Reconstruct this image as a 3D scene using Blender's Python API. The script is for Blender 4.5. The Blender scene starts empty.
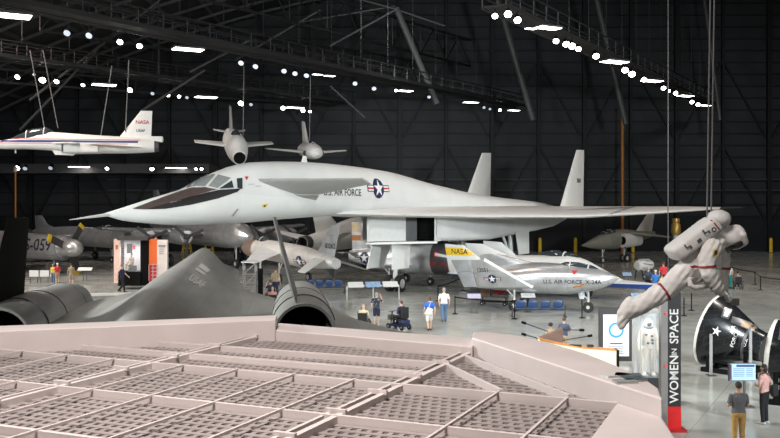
import bpy, bmesh, math, random
from mathutils import Vector, Matrix, noise
from mathutils.bvhtree import BVHTree
random.seed(7)
PI = math.pi
scene = bpy.context.scene
col = scene.collection
H, HOR, F = 6.2, 204.0, 900.0          # camera height, horizon row, focal length in pixels

def P(px, py, Y):                       # point of the place that the photograph shows at (px, py), at distance Y
    return Vector(((px - 390) / F * Y, Y, H + (HOR - py) / F * Y))
def G(px, py, z=0.0):                   # the same for a point at a known height
    Y = (H - z) * F / (py - HOR)
    return Vector(((px - 390) / F * Y, Y, z))

# ------------------------------------------------------------------ materials
MATS = {}
def mat(name, c, rough=.6, metal=0.0, var=.08, scale=3.0, bump=0.0, bscale=40.0, emit=0.0, emitc=None, stretch=(1, 1, 1), spec=.5, alpha=1.0, trans=0.0, coat=0.0):
    if name in MATS: return MATS[name]
    m = bpy.data.materials.new(name); m.use_nodes = True
    nt = m.node_tree; b = nt.nodes['Principled BSDF']
    b.inputs['Roughness'].default_value = rough
    b.inputs['Metallic'].default_value = metal
    b.inputs['Specular IOR Level'].default_value = spec
    b.inputs['Coat Weight'].default_value = coat
    tc = nt.nodes.new('ShaderNodeTexCoord'); mp = nt.nodes.new('ShaderNodeMapping')
    mp.inputs['Scale'].default_value = stretch
    nt.links.new(tc.outputs['Object'], mp.inputs[0])
    nz = nt.nodes.new('ShaderNodeTexNoise'); nz.inputs['Scale'].default_value = scale; nz.inputs['Detail'].default_value = 5
    nt.links.new(mp.outputs[0], nz.inputs['Vector'])
    rp = nt.nodes.new('ShaderNodeValToRGB')
    rp.color_ramp.elements[0].position = .3; rp.color_ramp.elements[1].position = .7
    lo = [max(0, x * (1 - var)) for x in c]; hi = [min(1, x * (1 + var)) for x in c]
    rp.color_ramp.elements[0].color = (*lo, 1); rp.color_ramp.elements[1].color = (*hi, 1)
    nt.links.new(nz.outputs['Fac'], rp.inputs[0]); nt.links.new(rp.outputs[0], b.inputs['Base Color'])
    if bump:
        n2 = nt.nodes.new('ShaderNodeTexNoise'); n2.inputs['Scale'].default_value = bscale; n2.inputs['Detail'].default_value = 4
        nt.links.new(mp.outputs[0], n2.inputs['Vector'])
        bp = nt.nodes.new('ShaderNodeBump'); bp.inputs['Strength'].default_value = bump; bp.inputs['Distance'].default_value = .02
        nt.links.new(n2.outputs['Fac'], bp.inputs['Height']); nt.links.new(bp.outputs[0], b.inputs['Normal'])
    if emit:
        b.inputs['Emission Color'].default_value = (*(emitc or c), 1); b.inputs['Emission Strength'].default_value = emit
    if alpha < 1: b.inputs['Alpha'].default_value = alpha
    if trans: b.inputs['Transmission Weight'].default_value = trans
    MATS[name] = m
    return m

def panelled(m, sx=1.2, sy=.6, mort=.012, dark=.75):
    """thin dark seams on a painted or metal skin (brick texture in object space)"""
    nt = m.node_tree; b = nt.nodes['Principled BSDF']
    src = b.inputs['Base Color'].links[0].from_socket
    tc = nt.nodes.new('ShaderNodeTexCoord')
    sp = nt.nodes.new('ShaderNodeSeparateXYZ'); cb = nt.nodes.new('ShaderNodeCombineXYZ'); ad = nt.nodes.new('ShaderNodeMath')
    nt.links.new(tc.outputs['Object'], sp.inputs[0])
    ad.operation = 'ADD'
    nt.links.new(sp.outputs[1], ad.inputs[0]); nt.links.new(sp.outputs[2], ad.inputs[1])
    nt.links.new(sp.outputs[0], cb.inputs[0]); nt.links.new(ad.outputs[0], cb.inputs[1])
    br = nt.nodes.new('ShaderNodeTexBrick')
    br.inputs['Color1'].default_value = (1, 1, 1, 1); br.inputs['Color2'].default_value = (.93, .93, .93, 1)
    br.inputs['Mortar'].default_value = (dark, dark, dark, 1)
    br.inputs['Scale'].default_value = 1; br.inputs['Mortar Size'].default_value = mort
    br.inputs['Brick Width'].default_value = sx; br.inputs['Row Height'].default_value = sy
    nt.links.new(cb.outputs[0], br.inputs['Vector'])
    mx = nt.nodes.new('ShaderNodeMixRGB'); mx.blend_type = 'MULTIPLY'; mx.inputs[0].default_value = 1
    nt.links.new(src, mx.inputs[1]); nt.links.new(br.outputs[0], mx.inputs[2]); nt.links.new(mx.outputs[0], b.inputs['Base Color'])
    return m

WHITE = panelled(mat('white_paint', (.66, .68, .67), .42, var=.05, scale=.6), 3.2, 1.6, .01, .86)
WHITE2 = mat('white_gloss', (.66, .67, .655), .42, var=.04)
SILVER = panelled(mat('bare_aluminium', (.60, .61, .62), .28, .68, var=.14, scale=1.5), 1.1, .7, .015, .75)
SILVERD = panelled(mat('dull_aluminium', (.40, .41, .43), .40, .40, var=.18, scale=1.2), 1.3, .8, .015, .72)
CHROME = mat('polished_metal', (.74, .75, .76), .26, .45, var=.14, scale=1.6)
BLACKP = panelled(mat('dark_grey_skin', (.138, .135, .126), .36, .0, var=.30, scale=.9, stretch=(.3, 1, 1), spec=.75), 1.5, .9, .015, .6)
BLACK = mat('black_paint', (.012, .012, .013), .5, var=.1)
BLACKM = mat('matt_black', (.006, .006, .006), .9, var=.1, spec=.1)
DGREY = mat('dark_grey', (.05, .05, .052), .55)
GREY = mat('mid_grey', (.28, .28, .28), .5)
LGREY = mat('light_grey', (.52, .52, .50), .5)
OLIVE = mat('grey_green_paint', (.17, .175, .15), .5, var=.12)
GLASSD = mat('dark_canopy_glass', (.035, .045, .05), .08, var=.05, spec=.8)
GLASSG = mat('grey_window_glass', (.22, .24, .24), .12, var=.1, spec=.8)
BROWN = mat('brown_visor_paint', (.075, .055, .05), .4, var=.15)
TYRE = mat('tyre_rubber', (.015, .015, .015), .7)
NAVY = mat('insignia_blue', (.012, .02, .07), .5)
RED = mat('signal_red', (.45, .02, .025), .5)
DRED = mat('dark_red_band', (.20, .012, .02), .7)
BLUE = mat('royal_blue', (.02, .08, .42), .45)
YEL = mat('signal_yellow', (.75, .50, .02), .5)
ORANGE = mat('safety_orange', (.42, .15, .02), .55)
LETB = mat('letter_black', (.02, .02, .025), .6)
LETW = mat('letter_white', (.72, .72, .70), .6)
COPPER = mat('weathered_copper', (.32, .23, .19), .45, .5, var=.35, scale=6)
STEEL = mat('steel_bar', (.10, .10, .10), .5, .4)
ROOFW = mat('roof_cream_paint', (.56, .50, .485), .55, var=.06, scale=1.3, bump=.08, bscale=60)
GRATE = mat('louvre_paint', (.27, .232, .224), .6, var=.10, scale=2)

# ------------------------------------------------------------------ mesh builder
def _hermite(xs, ys, x):
    n = len(xs)
    if x <= xs[0]: return ys[0]
    if x >= xs[-1]: return ys[-1]
    i = max(k for k in range(n - 1) if xs[k] <= x)
    def slope(k):
        if k == 0 or k == n - 1: 
            a, b = (0, 1) if k == 0 else (n - 2, n - 1)
            return (ys[b] - ys[a]) / (xs[b] - xs[a])
        d0 = (ys[k] - ys[k-1]) / (xs[k] - xs[k-1]); d1 = (ys[k+1] - ys[k]) / (xs[k+1] - xs[k])
        if d0 * d1 <= 0: return 0
        return 2 * d0 * d1 / (d0 + d1)
    h = xs[i+1] - xs[i]; t = (x - xs[i]) / h
    m0, m1 = slope(i), slope(i + 1)
    return (2*t**3 - 3*t**2 + 1)*ys[i] + (t**3 - 2*t**2 + t)*h*m0 + (-2*t**3 + 3*t**2)*ys[i+1] + (t**3 - t**2)*h*m1

class MB:
    def __init__(s): s.v = []; s.f = []; s.mi = []; s.mats = []
    def m(s, material):
        if material not in s.mats: s.mats.append(material)
        return s.mats.index(material)
    def add(s, vs, fs, material=None):
        o = len(s.v); s.v += [Vector(v) for v in vs]
        k = s.m(material) if material else 0
        for f in fs: s.f.append(tuple(o + i for i in f)); s.mi.append(k)
        return s
    def box(s, c, d, material=None, rz=0.0, M=None):
        c = Vector(c); hx, hy, hz = d[0] / 2, d[1] / 2, d[2] / 2
        R = M or Matrix.Rotation(rz, 3, 'Z')
        vs = [c + R @ Vector((x*hx, y*hy, z*hz)) for x in (-1, 1) for y in (-1, 1) for z in (-1, 1)]
        return s.add(vs, [(0,1,3,2),(4,6,7,5),(0,4,5,1),(2,3,7,6),(0,2,6,4),(1,5,7,3)], material)
    def bar(s, a, b, w, h=None, material=None, up=(0, 0, 1)):
        """a square bar from a to b"""
        a, b = Vector(a), Vector(b); h = h or w
        d = (b - a).normalized(); u = Vector(up)
        if abs(d.dot(u)) > .98: u = Vector((0, 1, 0))
        r = d.cross(u).normalized(); u = r.cross(d)
        vs = [p + r*sx*w/2 + u*sy*h/2 for p in (a, b) for sx, sy in ((-1,-1),(1,-1),(1,1),(-1,1))]
        return s.add(vs, [(3,2,1,0),(4,5,6,7),(0,1,5,4),(1,2,6,5),(2,3,7,6),(3,0,4,7)], material)
    def tube(s, pts, r, n=10, material=None, caps=True, el=1.0):
        pts = [Vector(p) for p in pts]
        rs = r if isinstance(r, (list, tuple)) else [r] * len(pts)
        rings = []; pr = None
        for i, p in enumerate(pts):
            d = (pts[min(i+1, len(pts)-1)] - pts[max(i-1, 0)]).normalized()
            if pr is None:
                a = Vector((0, 0, 1)) if abs(d.z) < .9 else Vector((1, 0, 0))
                pr = d.cross(a).normalized()
            pr = (pr - d * pr.dot(d)).normalized()
            q = d.cross(pr)
            rings.append([p + pr*math.cos(2*PI*k/n)*rs[i] + q*math.sin(2*PI*k/n)*rs[i]*el for k in range(n)])
        return s.loft(rings, material, caps)
    def loft(s, rings, material=None, caps=True, closed=True):
        n = len(rings[0]); vs = [v for r in rings for v in r]; fs = []
        for i in range(len(rings) - 1):
            for k in range(n if closed else n - 1):
                a, b = i*n + k, i*n + (k+1) % n
                fs.append((a, b, b + n, a + n))
        if caps:
            fs.append(tuple(reversed(range(n)))); fs.append(tuple(range((len(rings)-1)*n, len(rings)*n)))
        return s.add(vs, fs, material)
    def lathe(s, o, axis, prof, n=24, material=None, caps=True):
        """prof: (distance along axis, radius)"""
        o, ax = Vector(o), Vector(axis).normalized()
        a = Vector((0, 0, 1)) if abs(ax.z) < .9 else Vector((1, 0, 0))
        r = ax.cross(a).normalized(); q = ax.cross(r)
        rings = [[o + ax*t + (r*math.cos(2*PI*k/n) + q*math.sin(2*PI*k/n))*max(rad, 1e-4) for k in range(n)] for t, rad in prof]
        return s.loft(rings, material, caps)
    def ball(s, c, r, n=12, material=None):
        rx, ry, rz = (r, r, r) if not isinstance(r, (tuple, list)) else r
        c = Vector(c); m = max(6, n // 2 + 2)
        rings = [[c + Vector((rx*math.sin(PI*i/m)*math.cos(2*PI*k/n), ry*math.sin(PI*i/m)*math.sin(2*PI*k/n), -rz*math.cos(PI*i/m))) for k in range(n)]
                 for i in range(m + 1)]
        rings[0] = [v + Vector((1e-4*math.cos(2*PI*k/n), 1e-4*math.sin(2*PI*k/n), 0)) for k, v in enumerate(rings[0])]
        rings[-1] = [v + Vector((1e-4*math.cos(2*PI*k/n), 1e-4*math.sin(2*PI*k/n), 0)) for k, v in enumerate(rings[-1])]
        return s.loft(rings, material)
    def prism(s, poly, vec, material=None):
        poly = [Vector(p) for p in poly]; vec = Vector(vec); n = len(poly)
        return s.add(poly + [p + vec for p in poly], [tuple(range(n)), tuple(reversed(range(n, 2*n)))] + [(i, (i+1) % n, (i+1) % n + n, i + n) for i in range(n)], material)
    def body(s, st, n=28, m=48, p=2.0, material=None, caps=True):
        """fuselage through stations (x, half width, z centre, up, down[, power]); x along the body"""
        st = sorted(st, key=lambda q: q[0]); xs = [q[0] for q in st]
        cols = [[q[j] for q in st] for j in (1, 2, 3, 4)]
        pw = [q[5] if len(q) > 5 else p for q in st]
        rings = []
        allx = sorted(set(xs + [xs[0] + (xs[-1]-xs[0])*i/m for i in range(m + 1)]))
        for x in allx:
            yh, zc, up, dn = (_hermite(xs, c, x) for c in cols); e = 2 / _hermite(xs, pw, x)
            ring = []
            for k in range(n):
                a = 2*PI*k/n; ca, sa = math.cos(a), math.sin(a)
                y = yh * math.copysign(abs(ca)**e, ca); z = (up if sa > 0 else dn) * math.copysign(abs(sa)**e, sa)
                ring.append(Vector((x, y, zc + z)))
            rings.append(ring)
        return s.loft(rings, material, caps)
    def wing(s, st, n=9, material=None, up=(0, 0, 1)):
        """lifting surface through stations (leading edge, trailing edge, thickness)"""
        up = Vector(up); rings = []
        for le, te, t in st:
            le, te = Vector(le), Vector(te); top, bot = [], []
            for i in range(n):
                c = .5 * (1 - math.cos(PI * i / (n - 1)))
                th = t * (1.48*math.sqrt(c) - .63*c - 1.76*c*c + 1.42*c**3 - .51*c**4) + .003
                q = le.lerp(te, c); top.append(q + up*th); bot.append(q - up*th)
            rings.append(top + list(reversed(bot)))
        return s.loft(rings, material)
    def build(s, name, material=None, parent=None, smooth=True, bevel=0.0, angle=35):
        me = bpy.data.meshes.new(name)
        me.from_pydata([tuple(v) for v in s.v], [], s.f)
        mats = s.mats if s.mats else [material]
        if material and s.mats and s.mi and material not in s.mats: mats = s.mats
        for mm in mats: me.materials.append(mm)
        for p, k in zip(me.polygons, s.mi): p.material_index = k
        bm = bmesh.new(); bm.from_mesh(me); bmesh.ops.recalc_face_normals(bm, faces=bm.faces)
        if bevel:
            es = [e for e in bm.edges if len(e.link_faces) == 2 and e.calc_face_angle(0) > .6]
            try: bmesh.ops.bevel(bm, geom=es, offset=bevel, segments=2, affect='EDGES', profile=.5, clamp_overlap=True)
            except Exception: pass
        bm.to_mesh(me); bm.free()
        if smooth:
            me.polygons.foreach_set('use_smooth', [True]*len(me.polygons))
            try: me.set_sharp_from_angle(angle=math.radians(angle))
            except Exception: pass
        o = bpy.data.objects.new(name, me); col.objects.link(o)
        if parent: o.parent = parent
        return o

def tag(o, label=None, cat=None, group=None, kind=None):
    for k, v in (('label', label), ('category', cat), ('group', group), ('kind', kind)):
        if v: o[k] = v
    return o
def empty(name, loc, rz=0.0):
    o = bpy.data.objects.new(name, None); col.objects.link(o); o.empty_display_size = .3
    o.location = loc; o.rotation_euler = (0, 0, rz); return o
def struct(o): o['kind'] = 'structure'; return o
def copy_tree(o, parent=None):
    c = o.copy(); col.objects.link(c)
    if parent: c.parent = parent
    for ch in list(o.children): copy_tree(ch, c)
    return c

# ------------------------------------------------------------------ decals and lettering that hug a surface
def bvh_of(o):
    return BVHTree.FromPolygons([v.co.copy() for v in o.data.vertices], [tuple(p.vertices) for p in o.data.polygons])
def flat_text(txt, size=1.0, bold=.014):
    cu = bpy.data.curves.new('lettering', 'FONT'); cu.body = txt; cu.size = size; cu.align_x = 'CENTER'; cu.align_y = 'CENTER'; cu.resolution_u = 3; cu.offset = bold*size
    o = bpy.data.objects.new('lettering', cu); col.objects.link(o)
    dg = bpy.context.evaluated_depsgraph_get()
    me = bpy.data.meshes.new_from_object(o.evaluated_get(dg))
    vs = [v.co.copy() for v in me.vertices]; fs = [tuple(p.vertices) for p in me.polygons]
    bpy.data.objects.remove(o); bpy.data.curves.remove(cu); bpy.data.meshes.remove(me)
    return vs, fs
def slice2d(vs, fs, step):
    bm = bmesh.new()
    bv = [bm.verts.new((v[0], v[1], 0)) for v in vs]
    for f in fs:
        try: bm.faces.new([bv[i] for i in f])
        except Exception: pass
    bmesh.ops.triangulate(bm, faces=bm.faces[:])
    for ax in (0, 1):
        lo = min(v.co[ax] for v in bm.verts); hi = max(v.co[ax] for v in bm.verts)
        k = math.ceil(lo / step) * step
        while k < hi:
            no = (1, 0, 0) if ax == 0 else (0, 1, 0); co = (k, 0, 0) if ax == 0 else (0, k, 0)
            bmesh.ops.bisect_plane(bm, geom=bm.verts[:] + bm.edges[:] + bm.faces[:], dist=1e-5, plane_co=co, plane_no=no)
            k += step
    bm.verts.ensure_lookup_table(); bm.verts.index_update()
    out = [v.co.copy() for v in bm.verts], [tuple(v.index for v in f.verts) for f in bm.faces]
    bm.free(); return out
def disc(r, n=28): return [(r*math.cos(2*PI*k/n), r*math.sin(2*PI*k/n)) for k in range(n)]
def star(r):
    return [((r if k % 2 == 0 else r*.382)*math.sin(PI*k/5), (r if k % 2 == 0 else r*.382)*math.cos(PI*k/5)) for k in range(10)]
def layers_roundel(r):
    L = [([(-2*r, -.34*r), (2*r, -.34*r), (2*r, .34*r), (-2*r, .34*r)], NAVY), (disc(r), NAVY)]
    for sx in (-1, 1):
        x0, x1 = sorted((sx*.9*r, sx*1.86*r))
        L.append(([(x0, -.25*r), (x1, -.25*r), (x1, .25*r), (x0, .25*r)], LETW))
        L.append(([(x0, -.085*r), (x1, -.085*r), (x1, .085*r), (x0, .085*r)], RED))
    L.append((disc(.92*r), NAVY)); L.append((star(.9*r), LETW))
    return L
def hug(bvh, layers, origin, udir, vdir, cast, off=.012, step=.25, mb=None, up_off=.004):
    """layers: [(2-D polygon or (verts, faces), material)]; each is cast along `cast` onto the surface"""
    mb = mb or MB(); o, u, v, d = Vector(origin), Vector(udir), Vector(vdir), Vector(cast).normalized()
    for k, (shape, m) in enumerate(layers):
        vs, fs = shape if isinstance(shape, tuple) else (shape, [tuple(range(len(shape)))])
        vs, fs = slice2d([(q[0], q[1]) for q in vs], fs, step)
        out = []
        for q in vs:
            s0 = o + u*q[0] + v*q[1] - d*30
            h = bvh.ray_cast(s0, d)
            if h[0] is None:
                h = bvh.find_nearest(o + u*q[0] + v*q[1])
            n = h[1] if h[1].dot(d) < 0 else -h[1]
            out.append(h[0] + n*.3*(off + k*up_off) - d*(off + k*up_off))
        mb.add(out, fs, m)
    return mb
def cam_hug(root, bvh, polys, off=.015, step=5, mirror=True, mb=None):
    """polygons given as seen from the photograph's camera, laid on the surface of a part of root (and mirrored to its other side)"""
    mb = mb or MB()
    M = Matrix.Translation(root.location) @ root.rotation_euler.to_matrix().to_4x4()
    Mi = M.inverted(); c = Mi @ Vector((0, 0, H))
    for k, (poly, m) in enumerate(polys):
        vs, fs = slice2d(poly, [tuple(range(len(poly)))], step)
        out = []
        for q in vs:
            d = ((Mi @ P(q[0], q[1], 10)) - c).normalized()
            h = bvh.ray_cast(c, d)
            if h[0] is None: h = bvh.find_nearest(c + d * (root.location - Vector((0, 0, H))).length)
            n = h[1] if h[1].dot(d) < 0 else -h[1]
            out.append(h[0] + n*(off + .004*k))
        mb.add(out, fs, m)
        if mirror: mb.add([Vector((q.x, -q.y, q.z)) for q in out], [tuple(reversed(f)) for f in fs], m)
    return mb

# ------------------------------------------------------------------ aircraft pieces
def wheel(parent, c, r, w, axis=(0, 1, 0)):
    t = MB().lathe(Vector(c) - Vector(axis)*w/2, axis, [(0, r*.55), (0, r*.9), (w*.2, r), (w*.8, r), (w, r*.9), (w, r*.55)], 20, TYRE).build('wheel', TYRE, parent)
    MB().lathe(Vector(c) - Vector(axis)*w*.52, axis, [(0, r*.2), (0.01, r*.56), (w*1.02, r*.56), (w*1.04, r*.2)], 16, LGREY).build('wheel_hub', LGREY, t)
    return t
def gear(parent, x, y, ztop, r=.35, w=.2, twin=False, m=LGREY, door=True):
    b = MB().tube([(x, y, ztop), (x, y, r*1.3)], .07, 8).tube([(x, y, r*1.3), (x, y, r)], .05, 8).tube([(x-.5, y, ztop), (x, y, ztop*.5 + r*.5)], .04, 6)
    b.bar((x, y - .3 if twin else y - .05, r), (x, y + .3 if twin else y + .05, r), .07)
    b.build('landing_gear_strut', m, parent)
    for dy in ((-.28, .28) if twin else (0,)): wheel(parent, (x, y + dy, r), r, w)
def canopy(parent, st, frames=(), p=2.0, gm=GLASSD, fm=LGREY):
    c = MB().body(st, 20, 20, p).build('canopy', gm, parent)
    bv = bvh_of(c)
    for x in frames:
        b = MB(); xs = [q[0] for q in sorted(st)]; s2 = sorted(st)
        yh, zc, up = (_hermite(xs, [q[j] for q in s2], x) for j in (1, 2, 3))
        b.tube([(x, yh*1.02*math.cos(a), zc + up*1.02*math.sin(a)) for a in [PI*i/12 for i in range(13)]], .045, 6)
        b.build('canopy_frame', fm, c)
    return c
def both(fn):
    for s in (1, -1): fn(s)
# ------------------------------------------------------------------ camera, world, lamps
cam = bpy.data.objects.new('camera', bpy.data.cameras.new('camera')); col.objects.link(cam)
cam.location = (0, 0, H); cam.rotation_euler = (PI/2, 0, 0)
cam.data.sensor_width = 36; cam.data.lens = 36 * F / 780; cam.data.shift_y = -15 / 780
cam.data.clip_end = 500; scene.camera = cam
w = bpy.data.worlds.new('hall_air'); scene.world = w; w.use_nodes = True
w.node_tree.nodes['Background'].inputs[0].default_value = (.75, .82, .9, 1)
w.node_tree.nodes['Background'].inputs[1].default_value = .022
scene.view_settings.view_transform = 'Standard'; scene.view_settings.look = 'None'
scene.view_settings.exposure = 0.0; scene.view_settings.gamma = 1.0

def area(name, loc, target, power, sx, sy=None, c=(1, .92, .85), spread=120):
    l = bpy.data.lights.new(name, 'AREA'); l.energy = power; l.color = c
    l.spread = math.radians(spread); l.shape = 'RECTANGLE'; l.size = sx; l.size_y = sy or sx
    o = bpy.data.objects.new(name, l); col.objects.link(o); o.location = loc
    o.rotation_euler = (Vector(target) - Vector(loc)).to_track_quat('-Z', 'Y').to_euler(); return o
def spot(name, loc, target, power, deg=60, c=(1, .96, .9), r=.4, blend=.6):
    l = bpy.data.lights.new(name, 'SPOT'); l.energy = power; l.color = c; l.spot_size = math.radians(deg); l.spot_blend = blend; l.shadow_soft_size = r
    o = bpy.data.objects.new(name, l); col.objects.link(o); o.location = loc
    o.rotation_euler = (Vector(target) - Vector(loc)).to_track_quat('-Z', 'Y').to_euler(); return o

# ------------------------------------------------------------------ the hall
WY = 118.0
def floor_mat():
    m = bpy.data.materials.new('polished_concrete'); m.use_nodes = True; nt = m.node_tree; b = nt.nodes['Principled BSDF']
    tc = nt.nodes.new('ShaderNodeTexCoord')
    n1 = nt.nodes.new('ShaderNodeTexNoise'); n1.inputs['Scale'].default_value = .16; n1.inputs['Detail'].default_value = 8; n1.inputs['Roughness'].default_value = .65
    nt.links.new(tc.outputs['Object'], n1.inputs['Vector'])
    r = nt.nodes.new('ShaderNodeValToRGB'); r.color_ramp.elements[0].position = .3; r.color_ramp.elements[1].position = .72
    r.color_ramp.elements[0].color = (.30, .315, .295, 1); r.color_ramp.elements[1].color = (.56, .58, .545, 1)
    nt.links.new(n1.outputs['Fac'], r.inputs[0])
    br = nt.nodes.new('ShaderNodeTexBrick'); br.offset = 0
    br.inputs['Color1'].default_value = (1, 1, 1, 1); br.inputs['Color2'].default_value = (.94, .94, .94, 1); br.inputs['Mortar'].default_value = (.6, .6, .6, 1)
    br.inputs['Scale'].default_value = 1; br.inputs['Mortar Size'].default_value = .012; br.inputs['Brick Width'].default_value = 4.6; br.inputs['Row Height'].default_value = 4.6
    mp = nt.nodes.new('ShaderNodeMapping'); mp.inputs['Rotation'].default_value = (0, 0, .5)
    nt.links.new(tc.outputs['Object'], mp.inputs[0]); nt.links.new(mp.outputs[0], br.inputs['Vector'])
    mx = nt.nodes.new('ShaderNodeMixRGB'); mx.blend_type = 'MULTIPLY'; mx.inputs[0].default_value = 1
    nt.links.new(r.outputs[0], mx.inputs[1]); nt.links.new(br.outputs[0], mx.inputs[2]); nt.links.new(mx.outputs[0], b.inputs['Base Color'])
    n2 = nt.nodes.new('ShaderNodeTexNoise'); n2.inputs['Scale'].default_value = .9; n2.inputs['Detail'].default_value = 6
    nt.links.new(tc.outputs['Object'], n2.inputs['Vector'])
    r2 = nt.nodes.new('ShaderNodeMapRange'); r2.inputs[1].default_value = .3; r2.inputs[2].default_value = .7; r2.inputs[3].default_value = .10; r2.inputs[4].default_value = .24
    nt.links.new(n2.outputs['Fac'], r2.inputs[0]); nt.links.new(r2.outputs[0], b.inputs['Roughness'])
    b.inputs['Specular IOR Level'].default_value = .55
    return m
struct(MB().box((0, 50, -.15), (190, 150, .3)).build('floor', floor_mat(), smooth=False))
WALLM = mat('dark_wall_sheet', (.022, .0232, .0255), .62, var=.25, scale=.35, bump=.5, bscale=.9, spec=.3)
WALLD = mat('dark_wall_lower', (.016, .017, .019), .7, var=.15, scale=.3, spec=.2)
GIRT = mat('dark_wall_steel', (.009, .009, .010), .6, spec=.3)
GIRTL = mat('pale_wall_rail', (.045, .046, .048), .6, spec=.3)
struct(MB().box((0, WY + .5, 20), (190, 1, 42)).build('wall_back', WALLM, smooth=False))
struct(MB().box((-95, 50, 20), (1, 150, 42)).build('wall_left', WALLM, smooth=False))
struct(MB().box((95, 50, 20), (1, 150, 42)).build('wall_right', WALLM, smooth=False))
struct(MB().box((0, -25, 20), (190, 1, 42)).build('wall_front', WALLM, smooth=False))
n = 0
for k in range(22):                              # horizontal girts of the cladding
    z = 4.6 + k * 1.55; n += 1
    struct(MB().box((0, WY - .12, z), (188, .24, .16)).build('trim_%d' % n, GIRT, smooth=False))
for z in (9.4, 8.0):
    n += 1; struct(MB().box((28, WY - .3, z), (130, .2, .17)).build('trim_%d' % n, GIRTL, smooth=False))
n += 1; struct(MB().box((0, WY - .16, 2.2), (188, .3, 4.4)).build('trim_%d' % n, WALLD, smooth=False))
k0 = 0
for k in range(-11, 12):
    x = (446 - 390 + k * 46.0) / F * WY; k0 += 1
    struct(MB().box((x, WY - .35, 19), (.55 if k % 2 else .35, .5, 38)).build('column_%d' % k0, GIRT, smooth=False))
    if k % 2 == 0:
        for z0 in (3.5, 14.5):
            n += 1
            b = MB().bar((x, WY - .3, z0 + 10.5), (x - 5.6, WY - .3, z0 + .5), .22).bar((x, WY - .3, z0 + 10.5), (x + 5.6, WY - .3, z0 + .5), .22)
            struct(b.build('trim_%d' % n, GIRT, smooth=False))
# roof: dark corrugated vault falling away to the left
def roof_z(x): return 36.0 - .0034 * max(0, 22 - x)**2 - .004 * max(0, x - 40)**2
ROOFM = mat('dark_roof_deck', (.04, .04, .041), .7, var=.35, scale=.5, spec=.25)
rows = [-94 + 188*i/46 for i in range(47)]
b = MB(); b.loft([[Vector((x, -24, max(12, roof_z(x)))), Vector((x, WY, max(12, roof_z(x)))), Vector((x, WY, max(12, roof_z(x)) + .4)), Vector((x, -24, max(12, roof_z(x)) + .4))] for x in rows])
struct(b.build('ceiling', ROOFM))
PURL = mat('roof_purlin', (.075, .075, .077), .6, spec=.3)
DARKST = mat('dark_truss_steel', (.013, .013, .0135), .55)
RAILM = mat('catwalk_rail_steel', (.014, .014, .0145), .55)
for x in [-72 + 4.2*i for i in range(26)]:
    n += 1; z = max(12, roof_z(x)) - .25
    struct(MB().box((x, 82, z), (.22, 70, .4)).build('trim_%d' % n, PURL, smooth=False))
for y in [62 + 5.2*i for i in range(11)]:
    n += 1
    b = MB(); xs = [-75 + 5*i for i in range(23)]
    for a, c in zip(xs, xs[1:]): b.bar((a, y, roof_z(a) - .55), (c, y, roof_z(c) - .55), .2, .3)
    struct(b.build('trim_%d' % n, PURL, smooth=False))

# ------------------------------------------------------------------ roof trusses, struts, catwalks
def truss(a, b_, depth, n, r=.14, wob=0):
    a, b_ = Vector(a), Vector(b_); m = MB(); dn = Vector((0, 0, -depth))
    m.bar(a, b_, r*1.6); m.bar(a + dn, b_ + dn, r*1.6)
    for i in range(n):
        p, q = a.lerp(b_, i/n), a.lerp(b_, (i+1)/n)
        m.bar(p, q + dn if i % 2 else p + dn, r*.7); m.bar(p + (dn if i % 2 == 0 else Vector()), q + (dn if i % 2 else Vector()), r*.8)
    return m
def at_z(px, py, z):
    Y = (z - H) * F / (HOR - py); return Vector(((px - 390)/F*Y, Y, z))
tr = [((40, -6), (420, 62), 24.5, 3.2, 22), ((-40, 66), (400, 100), 20.5, 1.4, 24), ((200, -40), (470, 40), 27.5, 3.4, 16)]
lab = ['deep dark roof truss running above the higher of two catwalks', 'shallow dark truss beside the lower catwalk over the small hanging jets', 'deep dark roof truss highest up, above the middle of the hall']
for (p, q, z, dp, nn), L in zip(tr, lab):
    a, c = at_z(*p, z), at_z(*q, z)
    tag(truss(a, c, dp, nn).build('roof_truss', DARKST, smooth=False), L, 'truss', 'dark steel roof trusses')
# slanting pipe struts, drawn where the photograph shows them
struts = [((396, 8), (437, 104), 96), ((497, -4), (533, 120), 100), ((596, -4), (626, 124), 104), ((704, -4), (720, 120), 112), ((160, 0), (30, 100), 84), ((118, 28), (20, 130), 88),
          ((320, 10), (235, 60), 92), ((395, 10), (330, 46), 94), ((250, 40), (190, 72), 84), ((205, 70), (140, 112), 86), ((392, 8), (445, 26), 96), ((392, 8), (340, -6), 96),
          ((300, 22), (395, 6), 97), ((330, 86), (365, 118), 100), ((158, -2), (159, 82), 88)]
DK = ['thick pipe strut standing behind the middle of the dark roof', 'thick slanting pipe strut crossing the start of the lamp row over the bomber fins', 'slanting pipe strut that meets the middle of the lamp row over the fins',
      'slanting pipe strut above the astronaut near the two long cables', 'long diagonal brace rising over the nose of the red striped jet', 'lower diagonal brace over the cockpit of the red striped jet',
      'diagonal brace below the ridge of the dark roof', 'short brace running down to the left of the roof node', 'diagonal brace ending behind the upper catwalk', 'diagonal brace over the tail of the red striped jet',
      'short brace running down to the right of the roof node', 'short brace rising from the roof node', 'long flat brace into the roof node', 'brace dropping behind the hanging jet with round nose', 'upright thin post between the two catwalks']
PIPE = mat('grey_pipe', (.060, .060, .058), .5)
for i, (p, q, Y) in enumerate(struts):
    tag(MB().tube([P(*p, Y), P(*q, Y)], .34 if i in (0, 1, 2) else (.22 if i == 3 else .13), 10).build('roof_strut', PIPE if i < 4 else mat('dim_pipe', (.034, .034, .033), .5), smooth=True), DK[i], 'strut', 'slanting roof struts')

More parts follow.
